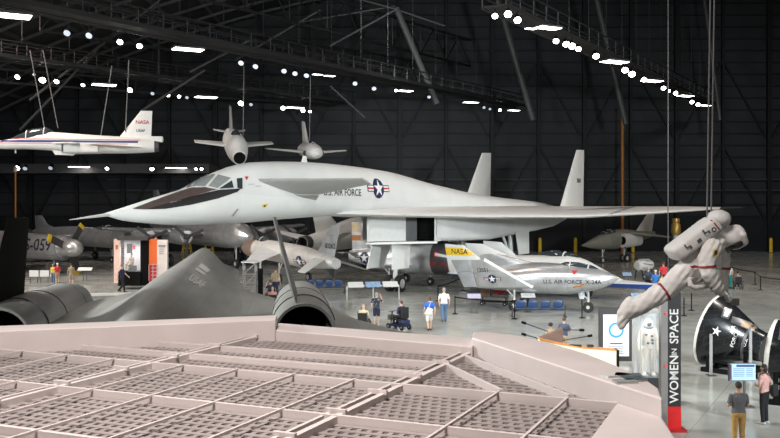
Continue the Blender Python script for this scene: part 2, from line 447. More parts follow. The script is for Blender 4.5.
def catwalk(p, q, z, label, wdt=1.6):
    a, c = at_z(*p, z), at_z(*q, z); root = empty('lighting_catwalk', a); tag(root, label, 'catwalk', 'lighting catwalks under the roof')
    c = c - a; s = c.cross(Vector((0, 0, 1))).normalized() * wdt/2; up = Vector((0, 0, 1.25)); nn = int(c.length / 2.2)
    MB().bar(s*0, c, wdt, .12).build('deck', DARKST, root, smooth=False)
    for e in (1, -1):
        m = MB().bar(s*e + up, c + s*e + up, .1).bar(s*e + up*.5, c + s*e + up*.5, .07).bar(s*e, c + s*e, .12, .3)
        for i in range(nn + 1): t = c*(i/nn); m.bar(t + s*e, t + s*e + up, .07)
        m.build('railing', RAILM, root, smooth=False)
    for i in range(0, nn + 1, 2):
        t = c*(i/nn); MB().bar(t + up, t + up*7, .035).build('hanger_rod', DARKST, root, smooth=False)
    m = MB().bar(-s*.4 + Vector((0, 0, -.35)), c - s*.4 + Vector((0, 0, -.35)), .08).build('lamp_rail', RAILM, root, smooth=False)
    return a, c
catwalk((494, 6), (708, 104), 18.5, 'long dark catwalk carrying the bright lamp row over the bomber fins')
catwalk((-60, -12), (520, 106), 18.5, 'higher dark catwalk crossing above the three hanging aircraft')
catwalk((-30, 52), (350, 103), 18.5, 'lower dark catwalk just above the red striped hanging jet')

def emis(name, c, s): return mat(name, c, .5, var=0, emit=s, emitc=c)
LENS = emis('lamp_lens', (1, .98, .95), 14.0); LENSD = emis('dim_lamp_lens', (.8, .88, 1), .45); PANEL = emis('light_panel', (1, .95, .9), 9.0)
def make_spot(name, lens, r=.24):
    o = empty(name, (0, 0, 0))
    d = Vector((0, -.75, -.66)).normalized()
    MB().lathe(-d*.5, d, [(0, .02), (.0, r*.55), (.25, r*.8), (.5, r*1.06), (.5, r*.9)], 14, BLACKM).build('housing', BLACKM, o)
    MB().lathe(d*.0, d, [(0, .01), (.002, r*.92), (.04, r*.92), (.05, .01)], 14, lens).build('lens', lens, o)
    MB().bar((0, .05, .1), (0, .05, .55), .05, .05).build('yoke', BLACKM, o)
    return o
def make_panel(name='panel_lamp', L=1.7, W_=.9):
    o = empty(name, (0, 0, 0))
    MB().box((0, 0, .06), (L + .1, W_ + .1, .1), DGREY).build('lamp_frame', DGREY, o, smooth=False)
    for k in range(3): MB().box((0, (k-1)*W_/3, 0), (L, W_/3 - .05, .05), PANEL).build('light_tube', PANEL, o, smooth=False)
    return o
protos = {}
def lamp(kind, px, py, z, label, group, big=1.0):
    if kind not in protos: o = protos[kind] = make_panel() if kind == 'panel' else make_spot('spot_lamp', LENS if kind == 'spot' else LENSD)
    else: o = copy_tree(protos[kind])
    o.location = at_z(px, py, z) if z else P(px, py, 110.6)
    o.rotation_euler = (0, 0, random.uniform(-.2, .2) if kind != 'panel' else .5)
    o.scale = (big,)*3
    tag(o, label, 'lamp', group)
R_ = 'lamps of the row over the bomber fins'
for px, py, s in [(495,16,.8),(508,14,1),(517.5,20,1),(556,41,.9),(566,44,1),(572,46,1.1),(578.5,49,.9),(596,56,1.1),(625,70,1.2),(632,74,1.3),(644,79.5,1.1),(663.5,88,1),(669,91,.7),(675.5,93,1),(692,102,1),(698,104.5,1)]:
    lamp('spot', px, py, 17.55, 'bright round spotlight in the dense lamp row over the bomber fins', R_, s)
for px, py, s in [(530.5,28.8,.42),(548,28,.95),(614.5,62,1.25),(652,81,1.15),(685.5,96,1.0),(705,105.5,.8)]:
    lamp('panel', px, py, 17.55, 'flat bright panel lamp in the dense lamp row over the bomber fins', 'panel lamps of the row over the bomber fins', s)
for px, py, s in [(8,15.5,1.5),(188,49.5,1.25),(317.5,74.6,.5),(329.5,76,.55),(405,91,.9),(471,102.5,.95),(514,110.5,.8)]:
    lamp('panel', px, py, 17.55, 'flat panel lamp under the higher catwalk', 'panel lamps under the higher catwalk', s)
for px, py, s in [(104,85,1.25),(206,97.3,1.3),(295,107.8,1.15)]:
    lamp('panel', px, py, 17.55, 'flat panel lamp under the lower catwalk near the hanging jets', 'panel lamps under the lower catwalk', s)
for px, py, s in [(120,42,.9),(139.5,46,.9),(396,90.5,.6),(435,98,.8),(500,110,.8)]:
    lamp('spot', px, py, 17.55, 'small round spotlight lit under the higher catwalk', 'lit spotlights under the higher catwalk', s)
for px, py, s in [(17.5,77,1),(42.5,80,1.3),(56.5,81.5,1),(83,85,.8),(130,90,1.2),(168,95,.9),(179,96.5,.8),(241,103.3,1.4),(283,108,1.2),(303,110.5,1.1),(310,111.5,.8)]:
    lamp('spot', px, py, 17.55, 'round spotlight lit under the lower catwalk near the hanging jets', 'lit spotlights under the lower catwalk', s)
for px, py, s in [(67,33,1),(89,35.5,1),(241,63,1),(255.5,66.5,1),(284,71,1),(295,73.5,1),(306.5,75.5,1),(374,88.5,1),(355,83.5,1),(429,97,.8),(484,107.5,.8),(490,109,.7)]:
    lamp('dim', px, py, 17.55, 'dim unaimed spotlight under the higher catwalk', 'dim spotlights under the higher catwalk', s)
for px, py, s in [(152.5,93.5,.9),(187,97.5,.8),(251,104.5,.9),(34,74.5,.6)]:
    lamp('dim', px, py, 17.55, 'dim unaimed spotlight under the lower catwalk', 'dim spotlights under the lower catwalk', s)
# grey service gallery along the wall, with lamps
n += 1; g = MB().box((0, 2.9, 0), (31, 6.6, 1.15)).build('trim_%d' % n, mat('gallery_grey', (.060, .060, .062), .6), smooth=False)
g.location = P(85, 168.5, 112); struct(g)
GLB = 'spotlight lit against the grey service gallery'
for px, py, s in [(17, 168, 1.5), (107, 168.5, 1.0), (152, 169, 1.1), (196, 169, .8), (201.5, 169, .8)]:
    lamp('spot', px, py, 0, 'round spotlight shining in front of the grey service gallery', 'lamps in front of the service gallery', s)
for px, py in [(25, 168.5), (50.5, 168)]:
    lamp('dim', px, py, 0, 'dim lamp in front of the grey service gallery', 'dim lamps in front of the service gallery', 1.2)
for px, py in [(79, 167), (176, 168)]:
    lamp('panel', px, py, 0, 'flat panel lamp in front of the grey service gallery', 'panel lamps in front of the service gallery', 1.4)

# orange risers and yellow bollards by the back wall
for (px, y0, y1, Y, L) in [(15.5, 172, 246, 104, 'thin orange pipe standing behind the black tail fin'), (622.5, 112, 246, 114, 'tall orange pipe on the back wall behind the bomber wing')]:
    a, c = P(px, y0, Y), P(px, y1, Y); a = Vector((c.x, c.y, a.z)); c = Vector((c.x, c.y, 0))
    o = empty('fire_riser_pipe', c); tag(o, L, 'pipe')
    MB().tube([(0, 0, 0), (0, 0, a.z)], .10 if px < 50 else .19, 10).build('pipe', ORANGE, o)
    MB().lathe((0, 0, a.z), (0, 0, 1), [(0, .2), (.5, .2), (.7, .05)], 10).build('pipe_valve', LGREY, o)
for px, L in [(540, 'yellow bollard below the tail of the bomber'), (575.5, 'yellow bollard beside the nose of the grey green jet'), (633, 'yellow bollard behind the tail of the grey green jet'), (771, 'yellow bollard by the wall, at the far end beyond the rope barrier')]:
    c = G(px, 252.5); o = empty('bollard', c); tag(o, L, 'bollard', 'yellow bollards')
    MB().tube([(0, 0, 0), (0, 0, 1.75), (0, 0, 1.9)], [.22, .22, .08], 12).build('post', YEL, o)
    MB().box((0, 0, .02), (.6, .6, .04)).build('base_plate', DGREY, o, smooth=False)

# ------------------------------------------------------------------ unseen lamps out of the frame: overhead hall lamps and added fills
PINK_, COOL_ = (1, .80, .68), (.90, .97, 1)
for (x, y, z, tx, ty, pw) in [(-24, 26, 24, -16, 38, 1500), (2, 26, 24, 4, 42, 2300), (26, 32, 24, 18, 46, 1100),
                              (-26, 58, 26, -24, 66, 1300), (4, 56, 27, 4, 66, 450), (32, 58, 26, 26, 68, 600), (-34, 71, 24, -27, 82, 1500), (6, 82, 28, 4, 82, 450), (36, 80, 27, 32, 84, 700)]:
    area('unseen_hall_lamp', (x, y, z), (tx, ty, 0), pw, 3.0, 3.0, PINK_ if y > 40 else (1, .93, .86), 110)
area('unseen_hall_lamp', (-3.5, 5, 18.5), (-3, 11.5, 3.8), 1500, 6, 5, (1, .92, .87), 90)  # unseen lamp added to brighten the cream roof
area('unseen_hall_lamp', (-18, 6, 11.5), (-8, 54, 6.6), 1750, 3, 3, COOL_, 70)  # unseen low lamp, added to light the bomber's side more than its top
area('unseen_hall_lamp', (24, 4, 11), (9, 64, 6), 3500, 3, 3, COOL_, 70)  # second added low lamp for the bomber's side, from the right
area('unseen_hall_lamp', (-46, 58, 15.5), (-2, 73, 2.5), 2200, 3, 3, (1, .98, .95), 80)  # unseen fill added to reach below the bomber from the left
area('unseen_hall_lamp', (52, 46, 15.5), (8, 69, 2), 2000, 3, 3, (1, .98, .95), 80)  # matching added fill below the bomber from the right
area('unseen_hall_lamp', (-34, 36, 14), (-9, 31, 3.6), 4200, 2, 2, (.96, 1, .98), 70)  # unseen lamp that lights the left flank of the dark jet
for x, y in ((-38, 71), (0, 80), (42, 80)): area('wall_fill_light', (x, y, 23.3 if x < 0 else 26), (x*1.15, 118, 6), 520, 3, 2, (.95, .98, 1), 85)  # unseen fill lights added to brighten the back wall
spot('astronaut_fill_spot', (9, 4, 13), (4.9, 13.5, 5.5), 380, 24)  # unseen spot added to light the astronaut
spot('astronaut_fill_spot', (4.5, 1.5, 9.0), (4.8, 13.5, 5.2), 760, 22)  # added fill for the astronaut's shaded lower side, no real fixture
# ------------------------------------------------------------------ the big white delta bomber
BX0, BY0, BC, BS = -13.1, 41.4, .515, .857
xb = empty('delta_bomber', (BX0, BY0, 0), math.atan2(-BS, -BC))
tag(xb, 'huge white delta winged bomber with long nose and twin tail fins', 'aircraft')
def bl(s, L, z): return Vector((-s, L, z))
st = []
for s, yh, bot, top in [(0, .03, 5.66, 5.78), (1.2, .34, 5.40, 6.06), (3.4, .80, 5.20, 6.58), (5.2, 1.05, 5.12, 7.0), (7, 1.2, 5.12, 7.72), (9, 1.3, 5.14, 8.3), (10.3, 1.36, 5.18, 8.52), (13, 1.42, 5.3, 8.68),
                        (17, 1.48, 5.42, 8.75), (23.6, 1.6, 5.5, 8.52), (31, 1.8, 5.4, 7.7), (39, 2.0, 5.4, 6.98), (51, 1.8, 5.45, 6.42), (55, 1.2, 5.6, 6.1)]:
    zc = bot + (top - bot) * (.42 if s > 2 else .5)
    st.append((-s, yh, zc, top - zc, zc - bot, 2.25))
xf = MB().body(st, 40, 70).build('fuselage', WHITE, xb, angle=60)
xbv = bvh_of(xf)
MB().tube([bl(.3, 0, 5.72), bl(-1.0, 0, 5.60), bl(-2.0, 0, 5.50)], [.09, .05, .015], 8).build('nose_boom', LGREY, xf)
vis = [([(132,209),(150,202),(175,193),(190,188),(205,187.2),(217,189.5),(190,197),(165,204),(145,209.5)], BROWN),
       ([(145,209.5),(165,204),(190,197),(218,190),(241,188.5),(237,192),(218,198.5),(190,205),(165,209)], BLACK)]
cam_hug(xb, xbv, vis, .022, 1.6).build('nose_visor', BROWN, xb)
panes = [[(189,186.5),(189.6,182),(203.5,175.0)], [(192.5,186),(205.5,174.9),(215.5,174.6),(205,186.5)], [(208,186.5),(218,175),(231,178.2),(217,188.4)], [(218.6,189),(231.6,180.6),(233.3,187.9)], [(236.2,178.8),(242,178.2),(242,189.2),(237,188)]]
cam_hug(xb, xbv, [(p, GLASSG if i < 3 else GLASSD) for i, p in enumerate(panes)], .030, 1.6).build('windshield', GLASSG, xb)
cam_hug(xb, xbv, [([(244.5,176.5),(248.5,176.5),(246.5,180.5)], RED), ([(262.5,204.6),(267.5,203.8),(266.5,206.8),(261.8,207.2)], YEL), ([(264,205),(265.5,204.8),(265,206.8),(263.4,207)], BLACK),
                  ([(248,184.2),(254,184),(254,184.5),(248,184.7)], GREY), ([(255,186),(261,185.8),(261,186.3),(255,186.5)], GREY), ([(231,216),(233,216),(238,209),(237,208.5)], GREY)], .012, 4).build('warning_markings', RED, xb)
hug(xbv, [(flat_text('U.S. AIR FORCE', .60), LETB)], bl(17.3, 1.5, 6.90), (-1, 0, 0), (0, 0, 1), (0, -1, 0), .015, .3).build('lettering', LETB, xb)
hug(xbv, layers_roundel(.66), bl(21.4, 1.5, 7.22), (-1, 0, 0), (0, 0, 1), (0, -1, 0), .015, .25).build('star_insignia', NAVY, xb)
MB().prism([bl(15.0, 0, 8.65), bl(15.6, 0, 8.68), bl(15.5, 0, 9.12), bl(15.2, 0, 9.12)], (0, .05, 0)).build('blade_antenna', WHITE2, xf)
# cockpit-side canards, set nose up
for sd in (1, -1):
    def c(s, L, z): return Vector((-s, L*sd, z))
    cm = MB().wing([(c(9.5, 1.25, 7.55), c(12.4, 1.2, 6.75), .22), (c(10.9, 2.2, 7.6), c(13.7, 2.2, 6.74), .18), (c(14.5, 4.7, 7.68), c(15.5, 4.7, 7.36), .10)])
    CANSHADE = mat('canard_shade_grey', (.34, .345, .325), .45, var=.05); cn = cm.build('canard', CANSHADE, xb)  # shade of the undersides put into the colour, greyer than the white body
    MB().wing([(c(12.3, 1.3, 6.78), c(14.6, 1.42, 6.42), .14), (c(13.55, 2.1, 6.76), c(13.8, 2.2, 6.70), .08)]).build('canard_flap', CANSHADE, cn)
# delta wing with drooped leading edge
ZLE = {.6: 5.62, 3: 5.46, 6: 5.32, 10: 5.24, 14: 5.52, 17.2: 5.80}
for sd in (1, -1):
    m = MB().wing([(Vector((-(15.8 + 2.05*L), L*sd, z)), Vector((-(53.5 if L < 17 else 54.6), L*sd, 5.98 if L < 17 else 5.92)), t) for (L, z), t in zip(ZLE.items(), (.62, .62, .58, .46, .32, .16))], 14)
    wg = m.build('delta_wing', WHITE2, xb)
    MB().wing([(Vector((-51.1, 17.2*sd, 5.80)), Vector((-54.65, 17.2*sd, 5.92)), .23), (Vector((-53.2, 18.6*sd, 5.86)), Vector((-54.9, 18.6*sd, 5.93)), .1)], 10).build('wing_tip', mat('dark_olive_tip', (.022, .024, .018), .7, spec=.2), wg)
    if sd == 1:
        cam_hug(xb, bvh_of(wg), [([(602,216.6),(607,216.4),(640,205.2),(634,204.8)], GREY)], .02, 4, False).build('fold_line', GREY, wg)
# twin fins
for sd in (1, -1):
    L = 4.5 if sd > 0 else -5.1
    fn = MB().wing([(Vector((-47.2, L, 6.0)), Vector((-53.3, L, 6.0)), .5), (Vector((-51.4, L, 11.2)), Vector((-53.5, L, 11.3)), .2)], 10, up=(0, 1, 0)).build('tail_fin', WHITE2, xb)
    hug(bvh_of(fn), [(flat_text('20001', .55), LETB)], (-51.6, L + .3*sd, 8.35), (-sd, 0, 0), (0, 0, 1), (0, -sd, 0), .02, .3).build('lettering', LETB, fn)
# engine box below the wing
m = MB(); prof = [(26.6, 3.62), (30, 3.5), (36, 3.40), (41, 3.66), (46, 3.88), (50, 4.15), (52.5, 4.6), (54, 5.0), (55, 5.4)]
rings = []
for s, zb in prof:
    hw = 3.1; r = .35
    rings.append([bl(s, y, z) for y, z in ((-hw, 5.75), (-hw, zb + r), (-hw + r*.3, zb + r*.3), (-hw + r, zb), (hw - r, zb), (hw - r*.3, zb + r*.3), (hw, zb + r), (hw, 5.75))])
m.loft(rings, WHITE, caps=False)
m.add([*rings[-1]], [tuple(range(8))], DGREY)
eb = m.build('engine_box', WHITE, xb, angle=50)
for sd in (1, -1):
    MB().add([bl(27.3, sd*.9, 5.7), bl(27.3, sd*3.0, 5.7), bl(27.3, sd*3.0, 3.7), bl(27.3, sd*.9, 3.7)], [(0, 1, 2, 3)], BLACKM).build('intake_opening', BLACKM, eb)
    MB().add([bl(26.5, sd*3.12, 5.7), bl(26.5, sd*3.12, 3.6), bl(26.5, sd*2.96, 3.6), bl(26.5, sd*2.96, 5.7), bl(27.4, sd*2.98, 5.7), bl(27.4, sd*2.98, 3.6)], [(0, 1, 2, 3), (3, 2, 5, 4)], WHITE2).build('intake_lip', WHITE2, eb)
MB().prism([bl(22.6, .12, 3.66), bl(26.0, .95, 3.62), bl(26.0, -.95, 3.62), bl(22.6, -.12, 3.66)], (0, 0, 2.1)).build('intake_splitter', WHITE2, eb)
MB().prism([bl(26.0, .95, 3.62), bl(26.7, 1.45, 3.62), bl(26.7, -1.45, 3.62), bl(26.0, -.95, 3.62)], (0, 0, 2.1)).build('intake_ramp', mat('ramp_grey', (.09, .09, .09), .5), eb)
MB().prism([bl(22.6, .2, 3.46), bl(26.7, 3.08, 3.46), bl(26.7, -3.08, 3.46), bl(22.6, -.2, 3.46)], (0, 0, .14)).build('intake_floor', WHITE2, eb)
# gear
g0 = MB().tube([bl(26.3, 0, 3.6), bl(26.1, 0, .6)], .16, 10).tube([bl(28.6, 0, 3.6), bl(26.1, 0, 1.6)], .1, 8).bar(bl(26.1, -.45, .58), bl(26.1, .45, .58), .14).build('nose_gear', WHITE2, xb)
for y in (-.42, .42): wheel(g0, bl(26.1, y, .58), .60, .40)
MB().prism([bl(24.4, .75, 3.5), bl(26.9, .75, 3.5), bl(26.3, 1.0, 1.7), bl(24.0, 1.0, 1.7)], (0, .06, 0)).prism([bl(24.4, -.75, 3.5), bl(26.9, -.75, 3.5), bl(26.3, -1.0, 1.7), bl(24.0, -1.0, 1.7)], (0, -.06, 0)).build('gear_door', WHITE2, g0)
for sd in (1, -1):
    L = 2.2*sd
    g0 = MB().tube([bl(41.5, L, 4.1), bl(41.5, L, .7)], .22, 12).tube([bl(39.5, L, 4.0), bl(41.5, L, 1.7)], .12, 8).bar(bl(40.6, L, .62), bl(42.4, L, .62), .22).build('main_gear', WHITE2, xb)
    for ds in (-.75, .75):
        for dy in (-.5, .5): wheel(g0, bl(41.5 + ds, L + dy, .62), .62, .42)
    MB().prism([bl(40.4, L + .9*sd, 3.9), bl(43.2, L + .9*sd, 4.0), bl(43.0, L + 1.0*sd, 2.0), bl(40.8, L + 1.0*sd, 2.0)], (0, .06*sd, 0)).build('gear_door', WHITE2, g0)
def heading_root(name, tail, nose, z=0.0):
    """Empty at the tail of an aircraft, its x axis pointing at the nose; returns it and the length"""
    d = Vector((nose[0]-tail[0], nose[1]-tail[1]))
    return empty(name, (tail[0], tail[1], z), math.atan2(d.y, d.x)), d.length

# ------------------------------------------------------------------ silver lifting body (starboard side to the viewer)
xa, L = heading_root('lifting_body', (4.9, 54.2), (12.9, 50.6))
tag(xa, 'stubby silver lifting body lettered in black, seats and ropes in front', 'aircraft')
fb = MB().body([(L, .03, 2.05, .03, .03), (L-.5, .40, 1.98, .32, .34), (L-1.6, .82, 1.92, .68, .68), (L-3.0, 1.15, 1.88, .86, .86), (L-4.5, 1.5, 1.86, .94, .85), (2.6, 1.75, 1.82, .82, .75), (1.0, 1.85, 1.8, .62, .62), (0, 1.8, 1.8, .40, .48)], 36, 50, 2.2).build('fuselage', SILVER, xa, angle=60)
fbv = bvh_of(fb)
canopy(xa, [(L-3.4, .06, 2.64, .08, .2), (L-3.0, .42, 2.47, .40, .3), (L-2.3, .52, 2.36, .50, .3), (L-1.6, .4, 2.3, .42, .3), (L-.9, .08, 2.3, .06, .2)], (L-2.75, L-1.7), fm=LGREY)
# starboard is local -y
hug(fbv, [(flat_text('U.S. AIR FORCE  X-24A', .31), LETB)], (L-2.45, -1.5, 1.80), (1, 0, 0), (0, 0, 1), (0, 1, 0), .012, .3).build('lettering', LETB, xa)
hug(fbv, [([(-.16, .13), (.16, .13), (0, -.16)], RED)], (L-2.35, -1.3, 2.32), (1, 0, 0), (0, 0, 1), (0, 1, 0), .012, .3).build('rescue_triangle', RED, xa)
hug(fbv, [([(-.3, -.05), (.05, .0), (.32, .16), (.3, .22), (0, .08), (-.3, .02)], ORANGE)], (L-2.1, -1.3, 1.52), (1, 0, 0), (0, 0, 1), (0, 1, 0), .012, .3).build('rescue_arrow', ORANGE, xa)
def xfin(y0, y1, name='tail_fin'):
    f = MB().wing([((4.15, y0, 1.5), (1.0, y0, 1.35), .34), ((1.6, y1, 3.02), (.85, y1, 3.0), .22)], 10, up=(0, 1, 0)).build(name, SILVER, xa)
    MB().wing([((.95, y0, 1.4), (.15, y0, 1.35), .2), ((.82, y1, 3.0), (-.35, y1, 2.98), .12)], 8, up=(0, 1, 0)).build('rudder', SILVERD, f)
    MB().bar((4.25, y0, 1.5), (1.66, y1, 3.05), .20, .16).build('leading_edge', WHITE2, f)
    return f
f1 = xfin(-1.75, -2.6); f2 = xfin(1.75, 2.6)
fv = bvh_of(f1)
hug(fv, layers_roundel(.26), (2.0, -2.3, 1.92), (1, 0, 0), (0, 0, 1), (0, 1, 0), .015, .2).build('star_insignia', NAVY, f1)
hug(fv, [(flat_text('13551', .30), LETB)], (1.5, -2.3, 2.42), (1, 0, 0), (0, 0, 1), (0, 1, 0), .015, .3).build('lettering', LETB, f1)
MB().wing([((4.2, 0, 2.7), (1.4, 0, 2.2), .3), ((1.6, 0, 3.25), (.7, 0, 3.2), .15)], 10, up=(0, 1, 0)).build('centre_fin', SILVER, xa)
gear(xa, L-1.75, 0, 1.2, .31, .18, m=LGREY)
for y in (-1.15, 1.15): gear(xa, 3.0, y, 1.3, .34, .2)
MB().prism([(L-2.3, -.2, 1.15), (L-1.9, -.2, 1.15), (L-1.95, -.25, .8), (L-2.2, -.25, .8)], (0, .04, 0)).build('gear_door', SILVERD, xa)

# ------------------------------------------------------------------ white and blue long nosed lifting body behind it
xc, L = heading_root('research_aircraft', (5.65, 64.5), (17.4, 57.2))
tag(xc, 'white and blue pointed aircraft behind the silver lifting body, yellow band on its fin', 'aircraft')
st = [(L, .05, 1.05, .03, .02), (L-2.0, .8, 1.08, .14, .1), (L-4.5, 1.75, 1.15, .2, .15), (7, 2.3, 1.2, .22, .2), (3, 2.9, 1.3, .25, .2), (0, 3.3, 1.45, .25, .2)]
MB().body(st, 24, 30, 1.4).build('delta_underbody', WHITE2, xc)
bb = MB().body([(x, yh + .03, zc - .06, .05, .3) for x, yh, zc, u, d in st], 24, 30, 1.3).build('blue_chine', BLUE, xc)
MB().body([(L-2.5, .12, 1.15, .05, .1), (L-4, .7, 1.4, .5, .2), (L-5.4, 1.0, 1.7, .85, .3), (7.5, 1.25, 1.75, 1.0, .3), (4, 1.45, 1.75, .9, .3), (.3, 1.5, 1.7, .7, .3)], 28, 40, 2.2).build('fuselage', WHITE2, xc)
canopy(xc, [(L-5.3, .08, 2.35, .06, .2), (L-6.2, .5, 2.3, .60, .3), (L-7.2, .55, 2.45, .62, .3), (L-8.4, .15, 2.65, .2, .2)], (L-6.6,), fm=WHITE2)
def nfin(y0, y1, band):
    f = MB().wing([((3.6, y0, 1.5), (-.2, y0, 1.5), .35), ((1.0, y1, 3.36), (-.5, y1, 3.44), .2)], 10, up=(0, 1, 0)).build('tail_fin', WHITE2, xc)
    if band:
        v = bvh_of(f)
        hug(v, [([(-1.25, -.24), (1.2, -.24), (1.0, .26), (-1.3, .26)], YEL), (flat_text('NASA', .50), LETB)], (.68, y0, 2.92), (1, 0, 0), (0, 0, 1), (0, 1, 0), .02, .3).build('tail_band', YEL, f)
    return f
nfin(-2.6, -2.7, True); nfin(2.9, 3.4, False)
MB().wing([((4.2, 0, 2.2), (.3, 0, 2.1), .4), ((1.2, 0, 3.36), (-.3, 0, 3.40), .2)], 10, up=(0, 1, 0)).build('centre_fin', WHITE2, xc)
gear(xc, L-5, 0, 1.1, .33, .18); gear(xc, 3.5, -1.5, 1.2, .33, .18); gear(xc, 3.5, 1.5, 1.2, .33, .18)

# ------------------------------------------------------------------ polished jet below the intake, seen from its starboard side
t, L = heading_root('silver_jet', (-3.1, 72.0), (5.2, 67.5))
tag(t, 'polished silver jet with dark nose parked under the bomber intake', 'aircraft')
fu = MB().body([(0, .42, 2.1, .42, .45), (1.2, .75, 2.05, .62, .65), (3.0, 1.05, 2.0, .95, .95), (5.5, 1.25, 2.0, 1.2, 1.1), (L-1.8, 1.3, 2.0, 1.3, 1.15)], 32, 30, 2.1).build('fuselage', CHROME, t)
nn = MB().body([(L-1.85, 1.31, 2.0, 1.31, 1.16), (L-.6, 1.25, 2.0, 1.35, 1.12), (L, 1.1, 1.95, 1.25, 1.0)], 32, 8, 2.1).build('nose_cone', mat('dark_steel_skin', (.11, .11, .115), .35, .5, var=.2), t)
MB().lathe((L-.03, 0, 2.05), (1, 0, 0), [(0, .95), (.04, .8)], 24).build('intake_opening', BLACKM, nn)
fv = bvh_of(fu); nv = bvh_of(nn)
hug(fv, layers_roundel(.46), (1.7, -1, 1.98), (1, 0, 0), (0, 0, 1), (0, 1, 0), .015, .2).build('star_insignia', NAVY, t)
hug(nv, [(flat_text('FT-718', .58), RED)], (L-1.0, -1.2, 1.62), (1, 0, 0), (0, 0, 1), (0, 1, 0), .02, .3).build('lettering', RED, nn)
hug(nv, [(disc(.26), RED), ([(-.1, -.12), (.9, -.22), (.9, -.05), (-.1, .12)], LETW)], (L-1.35, -1.2, 2.45), (1, 0, 0), (0, 0, 1), (0, 1, 0), .02, .3).build('nose_emblem', RED, nn)
tf = MB().wing([((2.3, 0, 2.4), (.1, 0, 2.4), .3), ((.95, 0, 4.75), (.05, 0, 4.75), .14)], 10, up=(0, 1, 0)).build('tail_fin', SILVER, t)
v = bvh_of(tf)
hug(v, [([(-.7, .55), (.6, .55), (.5, 1.3), (-.7, 1.3)], mat('cream_paint', (.62, .5, .3), .5)), ([(-.75, -.12), (.75, -.12), (.72, .3), (-.75, .3)], ORANGE)], (.72, -.3, 3.42), (1, 0, 0), (0, 0, 1), (0, 1, 0), .015, .3).build('tail_band', ORANGE, tf)
for sd in (1, -1):
    MB().wing([((1.0, .3*sd, 2.35), (-.2, .3*sd, 2.35), .16), ((.5, 1.9*sd, 2.4), (-.2, 1.9*sd, 2.4), .08)]).build('tailplane', SILVER, t)
    MB().wing([((6.2, .9*sd, 1.5), (3.6, .9*sd, 1.5), .3), ((4.9, 3.4*sd, 1.6), (3.6, 3.4*sd, 1.6), .14)]).build('wing', CHROME, t)
gear(t, L-2.4, 0, 1.0, .3, .2); gear(t, 4.2, -1.4, 1.4, .36, .22); gear(t, 4.2, 1.4, 1.4, .36, .22)

# ------------------------------------------------------------------ copper nosed swept wing jet (nose away to the left)
q, L = heading_root('swept_wing_jet', (-3.9, 65.5), (-12.9, 79.0))
tag(q, 'swept wing silver jet with weathered copper nose beside the lattice tower', 'aircraft')
fu = MB().body([(.0, .38, 1.85, .38, .38), (2, .65, 1.95, .62, .6), (6, .85, 2.15, .85, .85), (10, .85, 2.35, .85, .85), (L-3.2, .8, 2.4, .8, .8)], 28, 30).build('fuselage', mat('worn_pale_metal', (.60, .58, .55), .4, .2, var=.14, scale=2), q)
MB().body([(L-3.25, .81, 2.4, .81, .81), (L-1.8, .72, 2.42, .68, .75), (L-.4, .35, 2.4, .3, .38), (L, .08, 2.38, .06, .08)], 28, 14).build('nose_section', COPPER, q)
canopy(q, [(L-5.6, .1, 3.1, .12, .2), (L-4.6, .45, 3.0, .5, .3), (L-3.6, .42, 2.9, .45, .3), (L-2.8, .1, 2.95, .06, .2)], (L-4.1,))
fv = bvh_of(fu)
hug(fv, layers_roundel(.46), (4.3, 1, 1.80), (-1, 0, 0), (0, 0, 1), (0, -1, 0), .015, .2).build('star_insignia', NAVY, q)
tf = MB().wing([((3.2, 0, 2.2), (.4, 0, 2.0), .34), ((.6, 0, 4.7), (-.6, 0, 4.75), .16)], 10, up=(0, 1, 0)).build('tail_fin', SILVERD, q)
v = bvh_of(tf)
hug(v, [(flat_text('83262', .52), LETB)], (.75, .3, 3.1), (-1, 0, 0), (0, 0, 1), (0, -1, 0), .02, .3).build('lettering', LETB, tf)
MB().prism([(2.2, 0, 1.5), (.2, 0, 1.6), (.3, 0, .8), (1.2, 0, .75)], (0, .06, 0)).build('ventral_fin', DGREY, q)
for sd in (1, -1):
    MB().wing([((11.8, .7*sd, 2.6), (7.4, .7*sd, 2.35), .4), ((8.0, 3.5*sd, 1.75), (6.2, 3.5*sd, 1.65), .16)]).build('wing', mat('bright_aluminium', (.80, .81, .82), .3, .25, var=.1, scale=2), q)
    MB().wing([((2.6, .4*sd, 2.2), (.9, .4*sd, 2.15), .2), ((.9, 2.7*sd, 1.35), (-.2, 2.7*sd, 1.3), .1)]).build('tailplane', WHITE2, q)
gear(q, L-3.5, 0, 1.7, .3, .18); gear(q, 6.6, -1.3, 1.6, .38, .22); gear(q, 6.6, 1.3, 1.6, .38, .22)

# ------------------------------------------------------------------ white jet seen from its tail pipe
q, L = heading_root('white_jet', (-7.35, 80.0), (0.5, 97.0))
tag(q, 'white jet seen from behind at its dark tail pipe, above the row of blue seats', 'aircraft')
MB().body([(0, .62, 2.75, .62, .62), (2, .85, 2.8, .85, .8), (5, 1.2, 2.95, 1.25, 1.1), (10, 1.4, 3.2, 1.7, 1.3), (L-2, 1.0, 3.1, 1.2, 1.0), (L, .2, 3.0, .2, .2)], 28, 30).build('fuselage', WHITE2, q)
MB().lathe((-.9, 0, 2.75), (1, 0, 0), [(0, .50), (.0, .62), (.9, .66), (1.0, .60)], 24, DGREY, False).lathe((-.3, 0, 2.75), (1, 0, 0), [(0, .58), (.01, .01)], 24, BLACKM, False).build('tail_pipe', DGREY, q)
MB().wing([((6.5, 0, 3.8), (1.6, 0, 3.4), .4), ((2.2, 0, 6.4), (.6, 0, 6.4), .2)], 10, up=(0, 1, 0)).build('tail_fin', WHITE2, q)
